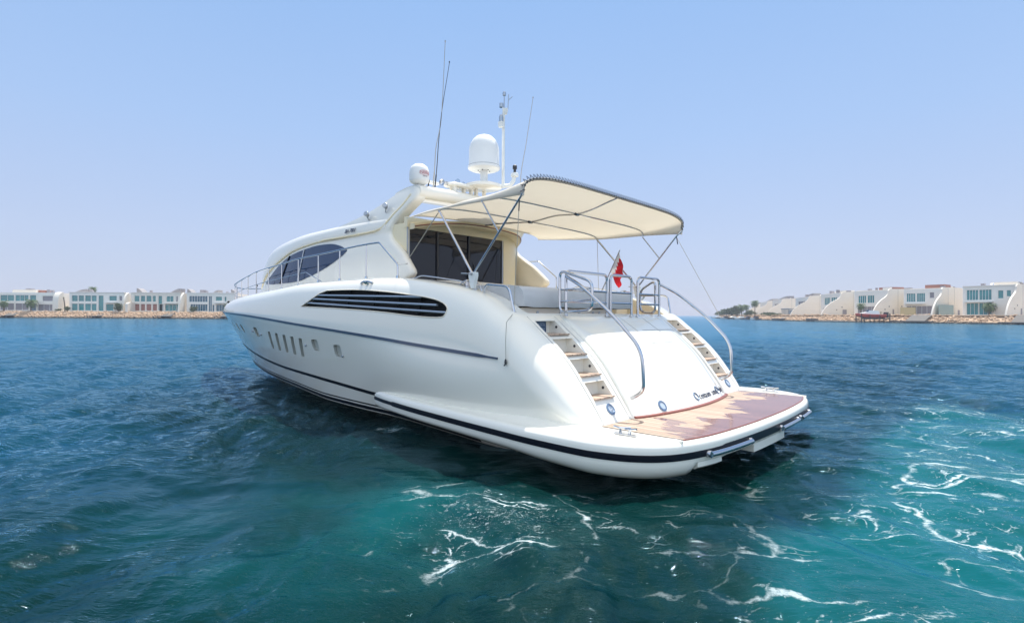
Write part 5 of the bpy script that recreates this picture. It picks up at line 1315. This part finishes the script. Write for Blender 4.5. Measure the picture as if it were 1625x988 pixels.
def rops(*a): return list(a)
H1 = 9.7
villas_r = []
v1 = right_villa(1529, 1612, dict(mat='render2', floor=4.7, ops=[(.07, .30, 5.2, 8.6, 't', 4, 1), (.32, .56, 5.2, 8.6, 't', 4, 1), (.07, .30, .3, 4.2, 't', 3, 1), (.32, .56, .3, 4.2, 't', 3, 1), (.68, .78, 5.6, 8.2, 't', 1, 1), (.84, .92, 6.2, 8.2, 't', 1, 1)],
   boxes=[(.55, .95, 2.5, 8, 1.3, 'render')], units=[(.35, 2, .5, 1.0), (.6, 4, .4, 1.4)], dishes=[(.50, 3)], cap=1, balcony=[(.04, .6, 4.6)]), 'nearest right shore villa with a palm before its two rows of teal windows', H=H1)
v2 = right_villa(1433, 1494, dict(floor=4.7, ops=[(.08, .32, 4.9, 8.0, 't', 5, 1), (.36, .58, 4.9, 8.0, 't', 4, 1), (.70, .82, 6.2, 8.2, 's', 1, 1), (.08, .9, .5, 3.4, 's', 6, 1)], boxes=[(.5, 1.0, 2.5, 8, 1.5, 'pink')], units=[(.95, 3, .6, 1.0)],
   panels=[(.0, .42, -2.6, 0, 2.9, 'fence')], dishes=[], balcony=[(.05, .6, 4.3)]), 'villa with a yellow fence and one row of teal windows, second from the right', H=9.5)
v3 = right_villa(1356, 1409, dict(floor=4.7, ops=[(.12, .36, 4.8, 7.7, 't', 4, 1), (.40, .60, 4.8, 7.7, 't', 3, 1), (.1, .8, .4, 3.4, 's', 5, 1)], boxes=[(.6, 1.0, 2.5, 8, 1.2, 'pink')], units=[(.3, 3, .5, .9), (.5, 3, .3, 1.2)]), 'villa standing directly behind the red speedboat', H=9.5)
v4 = right_villa(1303, 1336, dict(floor=4.5, ops=[(.18, .45, 4.5, 7.6, 't', 4, 1), (.50, .78, 4.5, 7.6, 't', 3, 1), (.1, .8, .4, 3.2, 's', 4, 1)], boxes=[(.4, .9, 2.5, 6, 1.1, 'render')], units=[(.2, 3, .7, 1.4), (.6, 2, .5, 1.6)]), 'villa with a plain curved wing wall just left of the red speedboat', H=9.2)
v5 = right_villa(1262, 1285, dict(floor=4.5, ops=[(.2, .7, 5.0, 6.8, 's', 3, 1)], units=[(.4, 3, .8, 1.4), (.7, 3, .8, 1.2)], shells=[(.1, .8, 3, 1.6, 1)]), 'villa with a dark slatted pergola at its foot', H=8.7)
v6 = right_villa(1226, 1243, dict(floor=4.5, ops=[(.2, .8, 5.0, 6.6, 's', 2, 1)], shells=[(-.2, .9, 3, 1.8, 1)]), 'small looking villa with a grey roof shell, third from the far end', H=8.8)
v7 = right_villa(1207, 1219, dict(floor=4.5, ops=[(.2, .8, 4.5, 6.0, 's', 2, 1)], shells=[(0, .9, 3, 1.6, 1)]), 'villa next to the last one before the tree clump', H=8.6)
v8 = right_villa(1192, 1202, dict(floor=4.5, ops=[(.2, .8, 4.0, 5.4, 's', 2, 1)], shells=[(0, .9, 3, 1.2, 1)]), 'farthest right shore villa, touching the tree clump', H=7.6)
# grey-green glass screen along the second villa's garden, flat side walls of the near villas
for (r_, A, ang, W), hh_, v0, v1_, m_ in ((v2, 3.7, -6.5, 5.5, 'tealscreen'), (v1, 4.6, 2.5, 3.4, 'dark'), (v3, 3.2, 1.5, 2.2, 'dark'), (v4, 3.2, 0, 1.6, 'dark')):
    if m_ == 'tealscreen':
        if 'tealscreen' not in M: M['tealscreen'] = mat('grey_green_glass_screen', (.20, .30, .29), .25)
        MB().box((W + 1.6, v0, -.2), (W + 1.75, v1_, hh_)).build('glass_screen', M['tealscreen'], r_)
    else:
        MB().box((W + .56, v0, .0), (W + .62, v1_, 2.3)).build('side_door', M['greyblind'], r_)
        for vv, zz2 in ((-2.5, 2.0), (-.4, 3.1), (6, 3.2)): MB().box((W + .56, vv, zz2), (W + .66, vv + .3, zz2 + .4)).build('wall_lamp', M['dark'], r_)
for n_, (r_, A, ang, W) in enumerate((v1, v2, v3, v4, v5, v6)):
    k_ = (H1, 9.5, 9.5, 9.2, 8.7, 8.8)[n_] / 8.0; x_ = W + .56
    for v_ in (4.2, 9.6): MB().box((x_ - .03, v_, 0), (x_ + .03, v_ + .08, 8.2 * k_)).build('wall_joint', M['grey'], r_)
    MB().box((x_ - .03, -6.2, 2.9), (x_ + .05, 16, 3.02)).build('string_course', M['render2'], r_)
    for v_, w2, h2 in ((7.4, 1.0, 2.2), (12.5, 1.6, 2.0)): MB().box((x_ - .02, v_, 0), (x_ + .05, v_ + w2, h2)).build('side_door', M['greyblind'], r_)
    rs_ = np.random.RandomState(60 + n_)
    for _ in range(4):
        v_ = rs_.uniform(1, 12); h2 = rs_.uniform(.35, .9); MB().box((W - 1.6 - rs_.uniform(0, 2), v_, 8.3 * k_ - 1.2), (W - .3, v_ + rs_.uniform(.6, 1.6), 8.5 * k_ + h2 * .7)).build('roof_unit', M['greyblind' if _ % 2 else 'render2'], r_)
    MB().box((-.2, 1.2, 8.0 * k_ - .6), (W * .98, 1.5, 8.0 * k_ + .22)).build('parapet', M['render'], r_)
# pergola
(r_, A, ang, W) = v5
pg = MB()
t = empty('pergola', (A.x, A.y, GZ + .1), ang, 'dark slatted pergola over blue doors on the right shore', 'pergola')
for k in range(7): pg.box((-2 + k * 2.4, -6.0, 0), (-1.75 + k * 2.4, -5.75, 3.0))
pg.box((-2.3, -6.3, 3.0), (12.8, -5.9, 3.2)); pg.build('post', M['greypanel'], t, fix=False) if False else None
for k in range(7): MB().box((-2 + k * 2.4, -6.0, 0), (-1.75 + k * 2.4, -5.75, 3.0)).build('post', M['greypanel'], t)
b = MB()
for k in range(34): b.box((-2.2 + k * .45, -6.2, 3.05), (-2.0 + k * .45, -2.5, 3.3))
b.box((-2.3, -6.3, 2.85), (13.0, -6.1, 3.35)); b.build('slat_roof', M['greypanel'], t, fix=False)
MB().box((-2, -3.0, 0), (12.6, -2.8, 2.7)).build('glazing', M['blueglass'], t)

# trees at the far end of the right shore
def RPt(px_, back, dz=0):
    xs_, ds = zip(*sorted(SR)); d = float(np.interp(px_, xs_, ds)) + back; return ((px_ - 812.5) / FPX * d, d, GZ + dz)
shrub(RPt(1143, 8), 3.6, 2.0, 1300, 'rounded dark tree at the very tip of the right shore', 'broadleaf_tree', 'trees on the point of the right shore', 31, .5)
shrub(RPt(1153, 10), 4.6, 2.8, 1800, 'low spreading tree, second from the tip of the point', 'broadleaf_tree', 'trees on the point of the right shore', 32, .5)
shrub(RPt(1161, 6), 4.4, 3.0, 1800, 'wide dark tree between the low spreading tree and the palms', 'broadleaf_tree', 'trees on the point of the right shore', 33, .5)
shrub(RPt(1170, 20), 3.4, 3.6, 1400, 'tall bushy tree left of the palms on the point', 'broadleaf_tree', 'trees on the point of the right shore', 34, .45)
palm(RPt(1177, 8), 5.6, 3.8, 'broad palm in the middle of the tree clump on the point', seed=35, group='palms on the point')
palm(RPt(1184, 14), 5.6, 3.2, 'shorter palm right of the broad palm on the point', seed=36, group='palms on the point')
palm(RPt(1198, 6), 7.3, 3.4, 'tall palm before the last villa on the right shore', seed=37, group='palms on the point')
shrub(RPt(1190, 4), 3.2, 1.6, 900, 'grey green bush at the foot of the tall palm on the point', 'shrub', 'bushes on the right shore', 38, .35)
shrub(RPt(1222, 5), 4.0, .8, 600, 'low hedge strip below the far villas', 'shrub', 'bushes on the right shore', 39, .3)
palm(RPt(1570, 9), 3.1, 2.7, 'bushy palm in front of the nearest villa on the right', seed=40, group='palms by the near villas')
palm(RPt(1465, 13), 4.2, 2.0, 'palm crown showing behind the curved wing wall of the fenced villa', seed=41, group='palms by the near villas')
palm(RPt(1366, 9), 3.8, 2.2, 'palm above the stern of the red speedboat', seed=42, group='palms by the near villas')
palm(RPt(1396, 8), 1.2, 1.2, 'tiny palm right of the red speedboat', seed=43, group='palms by the near villas', nf=16)

# red speedboat on a lift
sb, D_ = RPt(1384, -4.0), None
t = empty('speedboat', (sb[0] - .6, sb[1], 1.45), R(172), 'red speedboat with a white top raised on a boat lift', 'boat')
rows = []
for x in np.linspace(-4.6, 5.0, 30):
    k = max(0, (x - .5) / 4.5); w_ = 1.35 * (1 - k ** 2.2) + .02; kz = .9 * k ** 2; sz = 1.25 + .35 * max(0, x + 1) / 6
    rows.append([(x, 0, kz), (x, w_ * .75, .35 + kz * .75), (x, w_, sz - .15), (x, w_ * .97, sz), (x, 0, sz + .05), (x, -w_ * .97, sz), (x, -w_, sz - .15), (x, -w_ * .75, .35 + kz * .75)])
MB().grid(rows, close_v=True, cap=True).build('hull', M['hullred'], t)
MB().grid([[(x, s_ * (1.0 - .5 * max(0, (x - 1) / 3)), z) for s_, z in ((-1, 1.3), (-.85, h_), (.85, h_), (1, 1.3))] for x, h_ in ((-2.6, 1.5), (-2.2, 2.35), (0.4, 2.45), (1.4, 2.0), (3.6, 1.55))], close_v=True, cap=True).build('cabin_top', M['whitepaint'], t)
for y in (-.45, .45): MB().box((-5.6, y - .3, .2), (-4.7, y + .3, 2.0)).build('outboard_motor', M['darkboat'], t, bevel=.1)
t.scale = (1.0, 1.15, 1.15)
MB().grid([[(1.42, -.8, 1.98), (1.42, .8, 1.98)], [(.5, -.78, 2.75), (.5, .78, 2.75)]]).build('windscreen', M['glass'], t)
t = empty('boat_lift', (sb[0], sb[1], 0), R(172), 'boat lift of dark piles carrying the red speedboat', 'boat lift')
for x in (-4.8, -1.6, 1.6, 4.4):
    for y in (-2.0, 2.0): MB().tube([(x, y, -1), (x, y, 3.3 if abs(x) > 4 else 2.6)], .16, 8).build('pile', M['darkboat'], t)
MB().box((-5.0, -2.2, 1.2), (4.8, -1.8, 1.5)).build('beam', M['darkboat'], t); MB().box((-5.0, 1.8, 1.2), (4.8, 2.2, 1.5)).build('beam', M['darkboat'], t)
for x in (-3, 2.5): MB().box((x - .15, -2.2, 1.52), (x + .15, 2.2, 1.66)).build('bunk', M['darkboat'], t)
# landings, walls and jetties on the right
def rlanding(px0, px1, dv, z0, z1, label, m='deckwood', name='jetty', piles=4, ramp=False):
    A, B_ = Vector(RPt((px0), dv)), Vector(RPt(px1, dv)); A.z = B_.z = 0; W = (B_ - A).length; ang = math.atan2(B_.y - A.y, B_.x - A.x)
    t = empty(name, (A.x, A.y, 0), ang, label, 'jetty', 'jetties on the right shore')
    MB().box((0, -1, z0), (W, 1.6, z1)).build('deck', M[m], t)
    for k in range(piles):
        x = .2 + (W - .4) * k / max(1, piles - 1); MB().tube([(x, -.8, -1), (x, -.8, z0 + .02)], .15, 8).build('pile', M[m], t)
    if ramp: MB().grid([[(W * .3, 1.6, z1), (W * .8, 1.6, z1)], [(W * .3, 6.5, GZ + .3), (W * .8, 6.5, GZ + .3)]], smooth=False).build('ramp', M['deckwood'], t)
rlanding(1415, 1477, -2, .35, .75, 'long dark jetty below the fenced villa', ramp=True)
rlanding(1585, 1640, -3, .3, .7, 'dark jetty at the far right edge', ramp=True)
rlanding(1538, 1582, -2.5, .15, .4, 'low dark float below the nearest villa', piles=3)
rlanding(1283, 1292, -2, .3, 1.2, 'dark block jetty left of the red speedboat', piles=2)
rlanding(1228, 1240, -2, .3, 1.0, 'dark jetty with a ramp below the small villas', piles=3, ramp=True)
rlanding(1296, 1345, -1.5, .15, .45, 'pale low jetty running up to the boat lift', m='concrete', piles=5)
rlanding(1130, 1204, -9, .5, .9, 'long dark jetty with moored boats off the point', piles=10)
# small boats moored along the far jetty
def small_boat(px_, dv, L_, label, hc='whitepaint', tc_='glass', rz_=0):
    p = RPt(px_, dv); t = empty('motorboat', (p[0], p[1], 0), rz_, label, 'boat', 'boats moored off the point'); rows = []
    for x in np.linspace(-L_ / 2, L_ / 2, 14):
        k = max(0, x / (L_ / 2)); w_ = .17 * L_ * (1 - k ** 2.2) + .02; sz = .85 + .4 * k
        rows.append([(x, 0, -.2), (x, w_ * .8, .1), (x, w_, sz), (x, 0, sz + .04), (x, -w_, sz), (x, -w_ * .8, .1)])
    MB().grid(rows, close_v=True, cap=True).build('hull', M[hc], t)
    MB().grid([[(x, s_ * .11 * L_, z) for s_, z in ((-1, .9), (-.8, h_), (.8, h_), (1, .9))] for x, h_ in ((-L_ * .25, 1.0), (-L_ * .2, 1.9), (L_ * .05, 1.95), (L_ * .22, 1.1))], close_v=True, cap=True).build('cabin', M[tc_], t)
for i, (p_, dv, L_, hc, tc_, lb) in enumerate(((1139, -15, 9, 'whitepaint', 'whitepaint', 'white motorboat moored nearest the tip of the point'), (1151, -14, 8, 'whitepaint', 'glass', 'white motorboat with dark cabin, second from the point'), (1163, -14, 9, 'darkboat', 'whitepaint', 'dark hulled boat with white top moored off the point'), (1176, -13, 8, 'whitepaint', 'whitepaint', 'white boat moored below the broad palm'), (1187, -13, 7, 'greypanel', 'glass', 'grey boat moored left of the tall palm'), (1199, -12, 7, 'whitepaint', 'glass', 'white boat moored below the tall palm'))):
    small_boat(p_, dv, L_, lb, hc, tc_, R(175 + 11 * (i % 3)))

# ---------------------------------------------------------------- haze
hz = MB().box((-700, -300, -3), (900, 900, 16)).build('haze', [], None)
hm = bpy.data.materials.new('thin_sea_haze'); hm.use_nodes = True; hm.node_tree.nodes.clear()
vo = hm.node_tree.nodes.new('ShaderNodeVolumePrincipled'); vo.inputs['Density'].default_value = .00035; vo.inputs['Color'].default_value = (.80, .86, 1, 1); vo.inputs['Anisotropy'].default_value = .2
mo = hm.node_tree.nodes.new('ShaderNodeOutputMaterial'); hm.node_tree.links.new(vo.outputs[0], mo.inputs['Volume'])
hz.data.materials.append(hm); tag(hz, kind='stuff')
